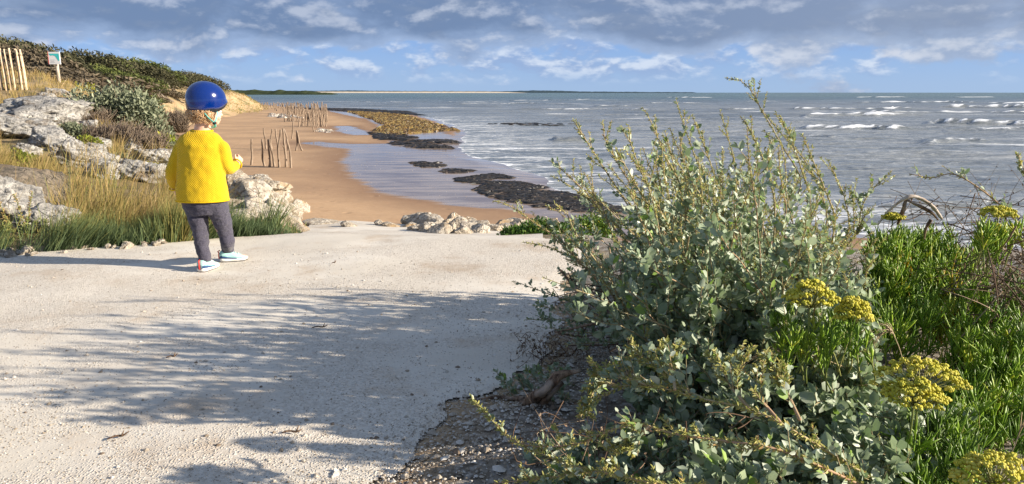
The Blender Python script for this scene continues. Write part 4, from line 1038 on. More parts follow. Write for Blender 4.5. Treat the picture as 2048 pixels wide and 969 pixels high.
samphire('rock samphire with two small lime umbels against the sea near the right edge', region(1960,2030,455,500,2.2,2.2), 16, .05, .003, D(2000,520,2.2), [(1998,426,2.2,66,20,'lime umbel against the water'),(1985,462,2.2,40,30,None)], (.5, .9))
samphire('samphire with one small flat lime umbel left of the arched dead branch', region(1760,1830,470,520,2.8,2.7), 18, .05, .003, D(1795,520,2.7), [(1786,434,2.8,40,16,None)], (.3, .8))
samphire('low rock samphire below the arched dead branch at the crest of the verge', region(1740,1900,465,560,3.1,2.6), 110, .05, .003, D(1820,560,2.7), (), (.1, .8))
samphire('rock samphire in front of the brown thicket at the right edge', region(1930,2100,540,700,2.5,2.0), 60, .05, .003, D(2020,690,2.0), (), (.1, .7))

# ------------------------------------------------------------------ dry thicket and dead wood
def thicket(label, n, x0, x1, y0, y1, Y0, Y1, base, leafy=0, spread=(-.1, .1), r=.0018, name='dry_shrub', L=(.15, .4)):
    root = empty(name, base); tag(root, label, 'shrub'); a = Acc(); lf = Acc()
    for i in range(n):
        p = np.array(D(rng.uniform(x0, x1), rng.uniform(y0, y1), rng.uniform(Y0, Y1))); p[2] = max(p[2], .03)
        d = nrm((rng.normal(size=3)+np.array([rng.uniform(*spread)*4, 0, .6])).reshape(1, 3))[0]; ln = rng.uniform(*L)
        P = bez(p-d*ln*.5, p+rng.normal(size=3)*.05, p+d*ln*.5, 7); P[:, 2] = np.maximum(P[:, 2], .01)
        V, F = tube(P, np.linspace(r*rng.uniform(.6, 1.6), r*.4, 7), 4); a.add(V, F, rnd=rng.random())
        if leafy:
            t = rng.uniform(.3, 1, leafy); q, T = sample(P, t); V, Q = leaves(q, perp(T)+T*.5, perp(T), np.full(leafy, .011)*rng.uniform(.6, 1.5, leafy), np.full(leafy, .005)); lf.add(V, Q, rnd=np.repeat(rng.random(leafy), 6))
    a.build('twigs', M_TWIG, root)
    if leafy: lf.build('withered_leaves', M_TWIG, root)
    reparent_offset(root)
thicket('tangled brown leafless thicket on the verge at the right edge', 270, 1940, 2120, 470, 690, 2.1, 3.0, D(2040, 700, 2.4), 5)
thicket('loose dark twigs standing before the sea beside the arched dead branch', 46, 1770, 2060, 400, 480, 2.8, 3.1, D(1900, 500, 2.8), 3, r=.0014)
thicket('dead dark litter of stems under the foreground saltbush', 60, 1080, 1500, 830, 965, 1.4, 1.8, D(1250, 940, 1.6), 2, name='dry_shrub', L=(.08, .2), r=.0012)
thicket('brown dead stems inside the base of the largest bush', 120, 1150, 1500, 560, 700, 2.5, 3.0, D(1300, 740, 2.6), 0, r=.003)
thicket('small reddish dry sprigs on the verge left of the large bush', 46, 1040, 1150, 690, 725, 2.45, 2.7, D(1090, 720, 2.5), 5, r=.001, L=(.04, .1))
def m_bark():
    m, t = newmat('dead_bark'); p = t.obj(); n = t.noise(t.mapping(p, (40, 40, 9)), 1., 6, .7); n2 = t.noise(p, 12, 4)
    c = t.mix(t.mapr(n, .38, .62), (.075, .045, .03, 1), (.30, .20, .13, 1)); c = t.mix(t.mapr(n2, .5, .65, 0, .7), c, (.42, .34, .27, 1))
    t.out(t.principled(c, .9, t.bump(n, 1., .008), .15)); return m
def m_drift():
    m, t = newmat('bleached_wood'); p = t.obj(); n = t.noise(p, 30, 6, .7)
    c = t.mix(t.mapr(n, .35, .7), (.36, .28, .21, 1), (.68, .62, .55, 1)); t.out(t.principled(c, .85, t.bump(n, .8, .004), .15)); return m
M_BARK = m_bark(); M_DRIFT = m_drift()
def limb(a, pts, rads, n=10, sq=.7, seed=0):
    P = poly_interp(np.array(pts), 26); r = np.interp(np.linspace(0, 1, 26), np.linspace(0, 1, len(rads)), rads)
    V, F = tube(P, r, n, sq); k = fbm(V[:, 0]*45, V[:, 1]*45, V[:, 2]*45, 3, seed)-.5; cen = np.repeat(P, n, 0); cen = np.concatenate([cen, P[:1], P[-1:]])
    V = cen+(V-cen)*(1+k*1.1)[:, None]; a.add(V, F)
root = empty('arched_dead_branch', D(1765, 436, 2.8)); tag(root, 'bleached dead branch arched over the verge against the sea, brown underneath', 'branch')
a = Acc(); limb(a, [D(1755,450,2.8), D(1780,420,2.8), D(1812,396,2.78), D(1832,394,2.78), D(1862,410,2.78), D(1884,438,2.8)], [.005, .006, .009, .009, .010, .005], seed=3); a.build('limb', M_DRIFT, root)
a = Acc(); limb(a, [D(1815,402,2.79), D(1842,414,2.79), D(1862,425,2.79), D(1876,440,2.8)], [.004, .008, .009, .004], seed=5); a.build('peeling_bark', M_BARK, root)
a = Acc(); limb(a, [D(1812,398,2.8), D(1805,425,2.8), D(1795,450,2.8)], [.006, .012, .004], seed=6); a.build('side_limb', M_BARK, root); a = Acc(); limb(a, [D(1862,440,2.8), D(1852,458,2.8), D(1848,480,2.8)], [.008, .006, .004], seed=7); a.build('side_limb', M_BARK, root)
reparent_offset(root)
root = empty('dead_root', W(1070, 810, .0)); tag(root, 'twisted dead reddish-brown root on the soil beside the path', 'root')
a = Acc(); limb(a, [W(1040,812,.01), W(1062,800,.04), W(1090,780,.10), W(1115,752,.14), W(1160,742,.15)], [.022, .03, .022, .020, .008], 12, .6, 8); a.build('stump', M_BARK, root)
a = Acc(); limb(a, [W(1080,815,.02), W(1100,790,.07), W(1125,765,.11)], [.02, .016, .01], 10, .6, 9); limb(a, [W(1050,800,.03), W(1000,795,.02), W(950,800,.01)], [.012, .006, .003], 8, .8, 10)
limb(a, [W(1090,845,.0), W(1140,815,.03), W(1220,780,.05)], [.010, .012, .006], 8, .8, 12); limb(a, [W(1120,850,.0), W(1190,835,.02), W(1260,830,.03)], [.006, .008, .004], 8, .8, 14); a.build('side_roots', M_BARK, root)
reparent_offset(root)
root = empty('dead_twig', W(1190, 640, .0)); tag(root, 'dark broken woody branch at the left foot of the large bush', 'branch')
a = Acc(); limb(a, [D(1120,540,2.75), D(1145,570,2.7), D(1172,600,2.65), D(1215,625,2.6), D(1270,640,2.5)], [.004, .008, .010, .010, .008], seed=20); limb(a, [D(1136,545,2.75), D(1150,575,2.7)], [.002, .006], seed=21); limb(a, [D(1110,665,2.45), D(1180,650,2.45), D(1250,632,2.45), D(1300,636,2.45)], [.003, .006, .008, .010], seed=22); a.build('wood', M_BARK, root); reparent_offset(root)
# nodding straw heads
def straw(label, pts, n, L, base):
    root = empty('dry_grass_head', base); tag(root, label, 'grass'); a = Acc(); P = poly_interp(np.array(pts), 16)
    V, F = tube(P, .0011, 4); a.add(V, F, rnd=.6)
    for i in range(n):
        t = rng.uniform(.0, .45); p, T = sample(P, np.array([t])); d = -T[0]+rng.normal(size=3)*.25+np.array([0, 0, -.45]); d /= np.linalg.norm(d)
        l = L*rng.uniform(.5, 1.1); V, F = tube(bez(p[0], p[0]+d*l*.5+np.array([0, 0, .015]), p[0]+d*l, 6), np.linspace(.0012, .0004, 6), 3); a.add(V, F, rnd=rng.random())
    a.build('stalks', M_STRAW, root); reparent_offset(root)
straw('nodding bunch of dry straw bristles across the foreground saltbush', [D(1500,716,1.75), D(1560,706,1.75), D(1620,710,1.76), D(1690,735,1.78)], 26, .10, D(1690,740,1.78))
straw('pinkish withered flower head beside the largest yellow umbel', [D(1765,668,1.7), D(1780,662,1.7), D(1796,690,1.7), D(1806,722,1.7)], 26, .05, D(1806,722,1.7))
straw('dry brown bristles at the right edge above the lower yellow umbel', [D(2044,850,1.3), D(2030,890,1.3), D(2010,935,1.3)], 6, .05, D(2010,935,1.3))

# small things lying on the path
for i, (px, py, L, an, lab) in enumerate([(640,665,.034,.1,'curled brown twig lying in the middle of the path'),(238,888,.028,.5,'short brown stick on the lower left of the path'),(585,878,.03,.0,'thin reddish stick in the bush shadow on the path'),(668,534,.012,.2,'tiny dark chip on the pale far part of the path'),(345,727,.02,.3,'small black twig fragment left of the path middle')]):
    c = W(px, py, .0); z = gz(c.x, c.y)+.016; a = Acc()
    dx, dy = math.cos(an)*L, math.sin(an)*L
    V, F = tube(poly_interp(np.array([[-dx, -dy, 0], [-dx*.3, -dy*.3+.004, .004], [dx*.4, dy*.3, .003], [dx, dy, .012]]), 10), np.array([.002, .004, .004, .005, .004, .005, .005, .004, .003, .002])*.6, 6); a.add(V, F)
    V, F = tube(np.array([[dx*.4, 0, .004], [dx*.6, .004, .018]]), [.003, .001], 5); a.add(V, F)
    o = a.build('twig', M_BARK); o.location = (c.x, c.y, z); tag(o, lab, 'twig')
# ------------------------------------------------------------------ grass on the bank (uncountable)
M_GRASS = m_rnd('marram_grass', [(0, (.06, .09, .04, 1)), (.2, (.13, .185, .09, 1)), (.42, (.22, .25, .085, 1)), (.62, (.33, .26, .085, 1)), (.85, (.43, .295, .125, 1)), (1, (.58, .44, .24, 1))], .7, .25, .25)
ROCKBOX = [(px-w*.40, px+w*.40, py-h*.45, py+h*.42, Y) for k, v, px, py, w, h, Y, rz, ti, lab in BIG]
def grass(name, N, xr, Yr, L, Wd, tone, lean, dens=None, green_low=.5, keep_rock=.16, grow=0.):
    px = rng.uniform(*xr, N); Y = np.exp(rng.uniform(math.log(Yr[0]), math.log(Yr[1]), N))
    Y = np.maximum(Y, far_edge(px)+rng.uniform(-.02, .1, N)) if Yr[0] < 5 else Y
    X = Xof(px, Y); cl = np.clip(.5+1.5*(fbm(X*2.4, Y*2.4, oct=4, seed=301)-.5), 0, 1)
    k = (onpath(X, Y) < .02)&(cl > (dens if dens is not None else .0))
    px, X, Y, cl = px[k], X[k], Y[k], cl[k]; Z = ground(X, Y)
    n = len(X); l = L*rng.uniform(.4, 1.3, n)*(.45+1.15*cl)*(1+grow*(Y-Yr[0])); 
    l *= np.clip((600-px)/60, .25, 1)
    d = np.stack([lean[0]+rng.normal(0, .25, n), rng.normal(0, .22, n)+lean[1], np.ones(n)], 1)
    tx = X+l*lean[0]*1.3; tz = Z+l*.8
    tpx = 1024+F_PX*tx/zc(Y, tz); tpy = 484.5+F_PX*np.tan(np.arctan((CAM_H-tz)/Y)-PITCH)
    bpy = 484.5+F_PX*np.tan(np.arctan((CAM_H-Z)/Y)-PITCH)
    drop = np.zeros(n, bool)
    for a, b, c, dd, Yr_ in ROCKBOX: drop |= (((tpx > a)&(tpx < b)&(tpy > c)&(tpy < dd))|((px > a)&(px < b)&(bpy > c)&(bpy < dd+10)))&(Y < Yr_+.1)&(rng.random(n) > keep_rock)
    k = ~drop; P = np.stack([X, Y, Z-.01], 1)[k]; d = d[k]; l = l[k]; n = len(l)
    wdt = Wd*rng.uniform(.6, 1.4, n)*np.maximum(1, Y[k]/7)
    d[:, 0] += (fbm(P[:, 0]*4, P[:, 1]*4, oct=2, seed=303)-.5)*1.3
    bend = np.stack([rng.normal(lean[0]*.6, .3, n), rng.normal(0, .2, n), -rng.uniform(.02, .45, n)], 1)*l[:, None]/L*L
    V, F, t = blades(P, d, l, wdt, bend)
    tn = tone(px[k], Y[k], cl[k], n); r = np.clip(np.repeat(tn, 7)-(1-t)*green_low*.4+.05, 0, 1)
    a = Acc(); a.add(V, F, rnd=r); o = a.build(name, M_GRASS, None, False); tag(o, kind='stuff'); return o
nz = lambda n, s=.09: rng.normal(0, s, n)
def tone_edge(px, Y, cl, n):
    g_ = np.clip(.22+.62*np.clip((Y-4.5)/.6, 0, 1)*np.clip((430-px)/150, 0, 1)+.5*(cl-.5), .03, .9); return g_+nz(n, .12)
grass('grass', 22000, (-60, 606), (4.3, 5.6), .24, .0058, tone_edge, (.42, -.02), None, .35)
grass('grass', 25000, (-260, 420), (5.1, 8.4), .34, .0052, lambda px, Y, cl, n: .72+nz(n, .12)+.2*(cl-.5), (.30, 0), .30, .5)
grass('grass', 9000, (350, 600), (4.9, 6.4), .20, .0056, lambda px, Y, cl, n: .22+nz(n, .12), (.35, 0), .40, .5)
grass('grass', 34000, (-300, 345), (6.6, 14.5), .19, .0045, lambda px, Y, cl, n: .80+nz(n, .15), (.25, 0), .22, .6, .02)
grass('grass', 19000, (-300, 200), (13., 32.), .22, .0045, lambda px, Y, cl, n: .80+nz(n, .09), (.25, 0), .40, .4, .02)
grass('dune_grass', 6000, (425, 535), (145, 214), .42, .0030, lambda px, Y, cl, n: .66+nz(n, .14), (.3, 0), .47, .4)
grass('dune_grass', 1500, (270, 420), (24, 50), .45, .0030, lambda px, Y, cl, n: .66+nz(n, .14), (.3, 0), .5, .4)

# ------------------------------------------------------------------ shrubs of the bank
M_SILV = m_rnd('silvery_shrub', [(0, (.085, .105, .06, 1)), (.5, (.21, .235, .15, 1)), (1, (.36, .38, .26, 1))], .75, .2, .15)
M_YELG = m_rnd('yellow_green_shrub', [(0, (.10, .13, .02, 1)), (.5, (.26, .30, .035, 1)), (1, (.44, .42, .05, 1))], .75, .2, .2)
M_DKG = m_rnd('dark_green_shrub', [(0, (.03, .075, .015, 1)), (.6, (.085, .17, .03, 1)), (.9, (.20, .27, .04, 1)), (1, (.45, .36, .03, 1))], .6, .3, .2)
M_HEATH = m_rnd('dry_heath', [(0, (.09, .07, .055, 1)), (.5, (.22, .17, .13, 1)), (1, (.38, .30, .22, 1))], .85, .1, .1)
def mound(name, label, px, py, wpx, hpx, Y, mat, ls, n, cat='shrub', depth=1., twigs=40, asp=.45, lobes=9, rb=(0, 1), flat=0, group=None):
    Y = snap(px, py+hpx*.42, Y); base = D(px, py+hpx/2, Y); s = zc(Y, base.z)/F_PX; Rw, H = wpx*s/2, hpx*s
    root = empty(name, base); tag(root, label, cat, group)
    C = []; 
    for i in range(lobes):
        u = rng.uniform(-.75, .75); C.append((u*Rw, rng.uniform(-.6, .6)*Rw*depth, H*rng.uniform(.25, .62)*(1-.6*abs(u)), rng.uniform(.28, .5)))
    m = n//lobes; a = Acc()
    for cx, cy, cz_, r in C:
        q = nrm(rng.normal(size=(m, 3))); rad = rng.uniform(.55, 1.08, m)[:, None]*(.75+.5*fbm(q[:, 0]*3, q[:, 1]*3, q[:, 2]*3, 3, 9))[:, None]
        p = q*rad*np.array([r*Rw, r*Rw*depth, H*.42])+np.array([cx, cy, cz_]); k = p[:, 2] > -.05*H; p, qq = p[k], q[k]; mm = len(p)
        L = ls*rng.uniform(.6, 1.5, mm); V, Q = leaves(p, nrm(qq+rng.normal(size=(mm, 3))*.7+np.array([0, 0, .3])), nrm(qq+rng.normal(size=(mm, 3))*.8), L, L*asp)
        a.add(V, Q, rnd=np.repeat(np.clip(rb[0]+(rb[1]-rb[0])*rng.beta(2, 2, mm)+nz(mm, .05), 0, 1), 6))
    a.build('foliage', mat, root)
    b = Acc()
    for i in range(twigs):
        e = np.array([rng.uniform(-.9, .9)*Rw, rng.uniform(-.7, .7)*Rw*depth, H*rng.uniform(.5, 1.05)]); st_ = e*np.array([.3, .3, 0]); P = bez(st_, (st_+e)/2+rng.normal(size=3)*H*.1, e, 6); V, F = tube(P, np.linspace(1, .3, 6)*max(.003, s*.6), 4); b.add(V, F, rnd=rng.random())
    b.build('branches', M_TWIG, root); return root
mound('bank_shrub', 'large silvery-green shrub at the brink of the bank behind the rocks', 240, 212, 190, 100, 15.5, M_SILV, .06, 9000, lobes=16, depth=.7)
mound('bank_shrub', 'silvery-green shrub lower right of the largest bank shrub', 318, 262, 60, 60, 13.8, M_SILV, .05, 2200, lobes=8)
mound('bank_shrub', 'yellow-green shrub at the foot of the large silvery one', 298, 258, 90, 52, 12.6, M_YELG, .05, 3200, lobes=10)
mound('bank_shrub', 'yellow-green shrub trailing down to the rocks beside the child', 328, 290, 56, 46, 11.6, M_YELG, .045, 2200, lobes=8)
mound('bank_shrub', 'yellow tufted shrub beside the post of the signboard', 150, 172, 62, 28, 20, M_YELG, .07, 1500, rb=(.3, 1), lobes=7)
mound('bank_shrub', 'grey-green small shrub nestled below the largest boulder', 150, 262, 64, 40, 10.6, M_SILV, .035, 2200, lobes=8)
mound('bank_shrub', 'yellow-green tuft growing over the lichened boulder left of the child', 300, 335, 44, 22, 8.3, M_YELG, .028, 900, lobes=5)
mound('ramp_shrub', 'low dark green shrub with yellow flower heads right of the rock row', 1085, 462, 165, 40, 9.2, M_DKG, .032, 7500, lobes=20, depth=.6, rb=(0, .93))
mound('ramp_shrub', 'brighter yellow-green shrub touching the left side of the largest bush', 1168, 452, 130, 62, 8.4, M_DKG, .034, 5500, lobes=14, depth=.6, rb=(.25, 1))
mound('bank_shrub', 'small green tuft between two grey rocks in the middle of the bank', 175, 285, 60, 26, 10.2, M_YELG, .03, 1300, lobes=6, rb=(.0, .6))
mound('bank_shrub', 'grey-green trailing plant over the stones above the golden grass', 245, 318, 64, 26, 8.9, M_SILV, .03, 1500, lobes=7)
mound('bank_shrub', 'dull green mat of foliage beside the flat slab near the left edge', 28, 318, 70, 30, 8.6, M_YELG, .03, 1500, lobes=7, rb=(.0, .5))
mound('bank_shrub', 'pale grey-green shrub at the beach end of the boulders behind the child', 345, 305, 50, 40, 10.2, M_SILV, .035, 1500, lobes=7)
def heath(label, px, py, w, h, Y, n):
    Y = snap(px, py+h*.42, Y); base = D(px, py+h/2, Y); s = zc(Y, base.z)/F_PX; root = empty('heath_shrub', base); tag(root, label, 'shrub'); a = Acc()
    for i in range(n):
        b = np.array([rng.uniform(-.5, .5)*w*s, rng.uniform(-.35, .35)*w*s, -.05]); e = b+np.array([rng.normal(.06, .08), rng.normal(0, .08), h*s*rng.uniform(.5, 1.0)])
        V, F = tube(bez(b, (b+e)/2+rng.normal(size=3)*.03, e, 4), np.linspace(.008, .003, 4), 3); a.add(V, F, rnd=np.clip(rng.normal(.5, .2), 0, 1))
        for q in range(3):
            f = b+(e-b)*rng.uniform(.4, .9); e2 = f+rng.normal(size=3)*np.array([.05, .05, .04])+np.array([0, 0, .09]); V, F = tube(np.array([f, (f+e2)/2, e2]), [.005, .004, .002], 3); a.add(V, F, rnd=np.clip(rng.normal(.6, .2), 0, 1))
    a.build('stems', M_HEATH, root)
heath('greyish-brown dry heath shrub on the bank between boulders and silvery shrub', 228, 268, 84, 52, 12.6, 420)
heath('brown withered shrub just above the lichened boulders', 288, 285, 60, 52, 11.4, 300)
heath('rusty dry growth on the slope below the silvery shrub', 170, 232, 90, 36, 13.4, 300)
heath('dry brown scrub on the beach side of the silvery shrub', 345, 238, 50, 44, 20, 260)
# herbs at the far left above the path
def herb(label, px, py, ptop, Y, n, spikes):
    base = D(px, py, Y); base.z = gz(base.x, base.y); root = empty('flowering_herb', base); tag(root, label, 'plant'); st, lf = Acc(), Acc(); top = D(px, ptop, Y).z-base.z
    for i in range(n):
        b = np.array([rng.normal(0, .05), rng.normal(0, .04), 0]); tall = i < spikes; e = b+np.array([rng.normal(0, .05)+(.05 if not tall else 0), rng.normal(0, .05), top*(rng.uniform(.8, 1.05) if tall else rng.uniform(.25, .5))])
        P = bez(b, (b+e)/2+rng.normal(size=3)*.01, e, 6); V, F = tube(P, .0022, 4); st.add(V, F, rnd=.3); m = 70 if tall else 40; t = rng.uniform(.25, 1, m); p, T = sample(P, t)
        V, Q = leaves(p, perp(T)+T*.7, perp(T), np.full(m, .02)*rng.uniform(.5, 1.4, m), np.full(m, .006)); lf.add(V, Q, rnd=np.repeat(np.clip((.55 if tall else .15)+.35*t+nz(m, .1), 0, 1), 6))
    st.build('stalks', M_USTEM, root); lf.build('foliage', M_GRASS, root)
herb('tall yellowish herb with two flowering spikes at the far left by the path', 14, 505, 398, 4.75, 12, 2)
herb('reddish-golden flowering herb in front of the speckled boulder', 52, 490, 376, 4.85, 9, 2)
herb('dark green herb spreading at the left edge of the picture beside the path', -20, 508, 455, 4.55, 26, 0)
# dark droppings-like clods where grass meets path
for i, (px, Y) in enumerate([(308, 4.66), (318, 4.67), (326, 4.67)]):
    o = bpy.data.objects.new('soil_clod', RM['dark'][i]); S.collection.objects.link(o); X = float(Xof(px, Y)); o.location = (X, Y, gz(X, Y)+.012); o.scale = (.022, .016, .013); tag(o, 'dark clod of earth at the grass edge just left of the child', 'clod', 'dark clods at the grass edge')

# ------------------------------------------------------------------ wind-sheared scrub on the hill
M_SCR = [m_rnd('scrub_dark', [(0, (.035, .036, .022, 1)), (.5, (.085, .084, .045, 1)), (1, (.18, .165, .09, 1))], .8, .15, .1),
         m_rnd('scrub_green', [(0, (.04, .055, .02, 1)), (.5, (.11, .135, .04, 1)), (1, (.21, .23, .07, 1))], .8, .15, .12),
         m_rnd('scrub_brown', [(0, (.05, .04, .028, 1)), (.5, (.13, .105, .07, 1)), (1, (.25, .20, .14, 1))], .85, .1, .05)]
M_LIMB = m_simple('pale_limb', (.16, .13, .10, 1), (.34, .29, .23, 1), 6, .9)
def scrub_proto(i, mat):
    root = empty('windswept_shrub', (0, -500, 0)); a = Acc(); lobes = 7; 
    for j in range(lobes):
        u = (j+.5)/lobes*1.7-.85; cx, cy, cz_ = u*1.5, rng.uniform(-.9, .9), .45+.35*(1-abs(u))+rng.uniform(-.1, .15)-u*.12; m = 430
        q = nrm(rng.normal(size=(m, 3))); p = q*rng.uniform(.55, 1.1, m)[:, None]*np.array([.75, .7, .38])+np.array([cx, cy, cz_]); p[:, 0] -= (p[:, 2]-.3)*.9
        k = p[:, 2] > .02; p = p[k]; q = q[k]; mm = len(p); L = .125*rng.uniform(.5, 1.5, mm)
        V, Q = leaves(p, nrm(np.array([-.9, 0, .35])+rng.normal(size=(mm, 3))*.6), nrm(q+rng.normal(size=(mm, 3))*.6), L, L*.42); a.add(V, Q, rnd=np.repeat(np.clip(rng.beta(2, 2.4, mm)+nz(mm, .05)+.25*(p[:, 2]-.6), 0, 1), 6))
    a.build('crown', mat, root); b = Acc()
    for j in range(7):
        s0 = np.array([rng.uniform(.3, 1.2), rng.uniform(-.5, .5), -.3]); e = np.array([s0[0]-rng.uniform(.6, 2.), rng.uniform(-1., .9), rng.uniform(.5, .95)])
        V, F = tube(bez(s0, (s0+e)/2+rng.normal(size=3)*.2+np.array([.2, 0, .1]), e, 7), np.linspace(.045, .012, 7), 5); b.add(V, F)
    b.build('limbs', M_LIMB, root); return root
protos = [scrub_proto(i, M_SCR[(0, 0, 1, 2, 2)[i]]) for i in range(5)]
pos = []
gg = np.random.default_rng(77)
tries = 0
while len(pos) < 290 and tries < 20000:
    tries += 1
    px = gg.uniform(-120, 486); Y = math.exp(gg.uniform(math.log(30), math.log(205)))
    X = float(Xof(px, Y)); z = float(Zbase(np.array([px]), np.array([Y]))[0]); 
    if px > 400 and z < 1.0: continue
    if px > 300 and z < -1.2+(px-300)*.02: continue
    if z < -2 or (px < 160 and Y < 36): continue
    if z < .6 and px > 180 and Y < 55 and px < 300 and gg.random() < .3: continue
    sc_ = gg.uniform(.75, 1.8)*(1+Y/260.)
    if any((X-a)**2+((Y-b)*.7)**2 < (1.15*sc_)**2 for a, b in pos): continue
    pos.append((X, Y)); 
    bri = gg.random(); band = fbm(np.array([X*.05]), np.array([Y*.03]), seed=88)[0]
    i = 2 if band > .60 and bri < .7 else (3+int(gg.integers(2)) if Y < 50 or (z < 1.2 and bri < .6) else int(gg.integers(2)))
    used = protos[i].get('used'); o = copy_tree(protos[i]) if used else protos[i]; protos[i]['used'] = 1
    o.location = (X, Y, z-.15); o.rotation_euler = (0, gg.uniform(-.05, .18), gg.uniform(-.4, .4)); o.scale = (sc_*gg.uniform(.9, 1.4), sc_, sc_*gg.uniform(.55, 1.35)*(.75 if Y < 50 else 1))
    lab = ['dark evergreen shrub sheared by wind in the hillside thicket', 'dark evergreen shrub sheared by wind in the hillside thicket', 'bright green shrub among the dark ones on the hillside', 'brown twiggy shrub on the near slope of the hillside thicket', 'brown twiggy shrub on the near slope of the hillside thicket'][i]
    tag(o, lab, 'shrub', 'wind-sheared shrubs covering the hill: '+['dark', 'dark', 'green', 'brown', 'brown'][i])
for o in S.objects:
    if 'used' in o.keys(): del o['used']

# ------------------------------------------------------------------ the child
CY = 3.97
def q(px, py, dy=0.): return np.array(D(px, py, CY+dy))
def loft(P, ra, rb, n=20, side=None):
    "closed tube of elliptic sections; ra along the side axis, rb across"
    P = np.asarray(P, float); m = len(P); T = nrm(np.gradient(P, axis=0)); sd_ = np.array([1., 0, 0]) if side is None else np.asarray(side, float)
    B = nrm(np.cross(T, sd_)); A = nrm(np.cross(B, T)); th = np.linspace(0, 2*np.pi, n, endpoint=False)
    ra = np.broadcast_to(np.asarray(ra, float), (m,)); rb = np.broadcast_to(np.asarray(rb, float), (m,))
    V = (P[:, None]+ra[:, None, None]*np.cos(th)[None, :, None]*A[:, None]+rb[:, None, None]*np.sin(th)[None, :, None]*B[:, None]).reshape(-1, 3)
    i = np.arange(m-1)[:, None]*n; j = np.arange(n)[None]; k = (j+1) % n
    Q = np.stack([i+j, i+k, i+n+k, i+n+j], -1).reshape(-1, 4); V = np.concatenate([V, P[:1], P[-1:]]); jj = np.arange(n); kk = (jj+1) % n
    return V, [Q, np.concatenate([np.stack([np.full(n, m*n), kk, jj], -1), np.stack([np.full(n, m*n+1), (m-1)*n+jj, (m-1)*n+kk], -1)])]
def smooth_loft(P, ra, rb, k=30, n=20, side=None, mod=None):
    P = np.asarray(P, float); PP = poly_interp(P, k); d = np.concatenate([[0], np.cumsum(np.linalg.norm(np.diff(P, axis=0), axis=1))]); t = np.linspace(0, d[-1], k)
    a, b = np.interp(t, d, ra), np.interp(t, d, rb)
    if mod is not None: mm = mod(t/d[-1]); a = a*mm; b = b*mm
    return loft(PP, a, b, n, side)
def ellip(c, r, yaw=0., n=20, pitch=0.):
    th, ph = np.meshgrid(np.linspace(0, 2*np.pi, n, endpoint=False), np.linspace(0, np.pi, n//2+1)[1:-1]); m = th.shape[0]
    v = np.stack([np.sin(ph)*np.cos(th)*r[0], np.sin(ph)*np.sin(th)*r[1], np.cos(ph)*r[2]], -1).reshape(-1, 3)
    v = np.concatenate([v, [[0, 0, r[2]], [0, 0, -r[2]]]]); cp, sp = math.cos(pitch), math.sin(pitch)
    v = np.stack([v[:, 0], v[:, 1]*cp-v[:, 2]*sp, v[:, 1]*sp+v[:, 2]*cp], 1); c_, s_ = math.cos(-yaw), math.sin(-yaw)
    v = np.stack([v[:, 0]*c_-v[:, 1]*s_, v[:, 0]*s_+v[:, 1]*c_, v[:, 2]], 1)+np.asarray(c)
    i = np.arange(m-1)[:, None]*n; j = np.arange(n)[None]; k = (j+1) % n; Q = np.stack([i+j, i+n+j, i+n+k, i+k], -1).reshape(-1, 4)
    jj = np.arange(n); kk = (jj+1) % n
    return v, [Q, np.concatenate([np.stack([np.full(n, m*n), jj, kk], -1), np.stack([np.full(n, m*n+1), (m-1)*n+kk, (m-1)*n+jj], -1)])]
def rumple(o, size, strength):
    tx = bpy.data.textures.new('folds', 'CLOUDS'); tx.noise_scale = size; tx.noise_depth = 2
    d = o.modifiers.new('folds', 'DISPLACE'); d.texture = tx; d.strength = strength; d.mid_level = .5
def remesh(o, vox, sm=6, fac=.5):
    r = o.modifiers.new('union', 'REMESH'); r.mode = 'VOXEL'; r.voxel_size = vox; r.use_smooth_shade = True
    s_ = o.modifiers.new('soften', 'SMOOTH'); s_.iterations = sm; s_.factor = fac
    return o
base = W(425, 540, 0.); base.z = gz(base.x, base.y)+.01
child = empty('person', base)
tag(child, 'small child from behind in yellow quilted sweater, blue helmet and grey trousers on the path', 'person')
YAW = R(48)                                        # head turned to the right, towards the sea
fw = np.array([math.sin(YAW), math.cos(YAW), 0.]); rt = np.array([math.cos(YAW), -math.sin(YAW), 0.])
HC = q(409, 222, .0); UP = np.array([0, 0, 1.])
def hd(f, r, u): return HC+fw*f+rt*r+UP*u
fl_b, fr_b = W(405, 546, 0.), W(452, 528, 0.)
gzl = gz(fl_b.x, fl_b.y)+.010; gzr = gz(fr_b.x, fr_b.y)+.010
AL = np.array([fl_b.x-.002, fl_b.y+.045, gzl]); AR = np.array([fr_b.x+.005, fr_b.y+.03, gzr])   # under the ankles
dl = nrm(np.array([.22, .97, 0.])); dr_ = nrm(np.array([.93, .36, 0.]))
M_SKIN, t = newmat('skin'); t.out(t.principled(t.mix(t.noise(t.obj(), 40, 3), (.66, .40, .29, 1), (.72, .46, .34, 1)), .5, None, .35, Subsurface_Weight=.12, Subsurface_Scale=.01))
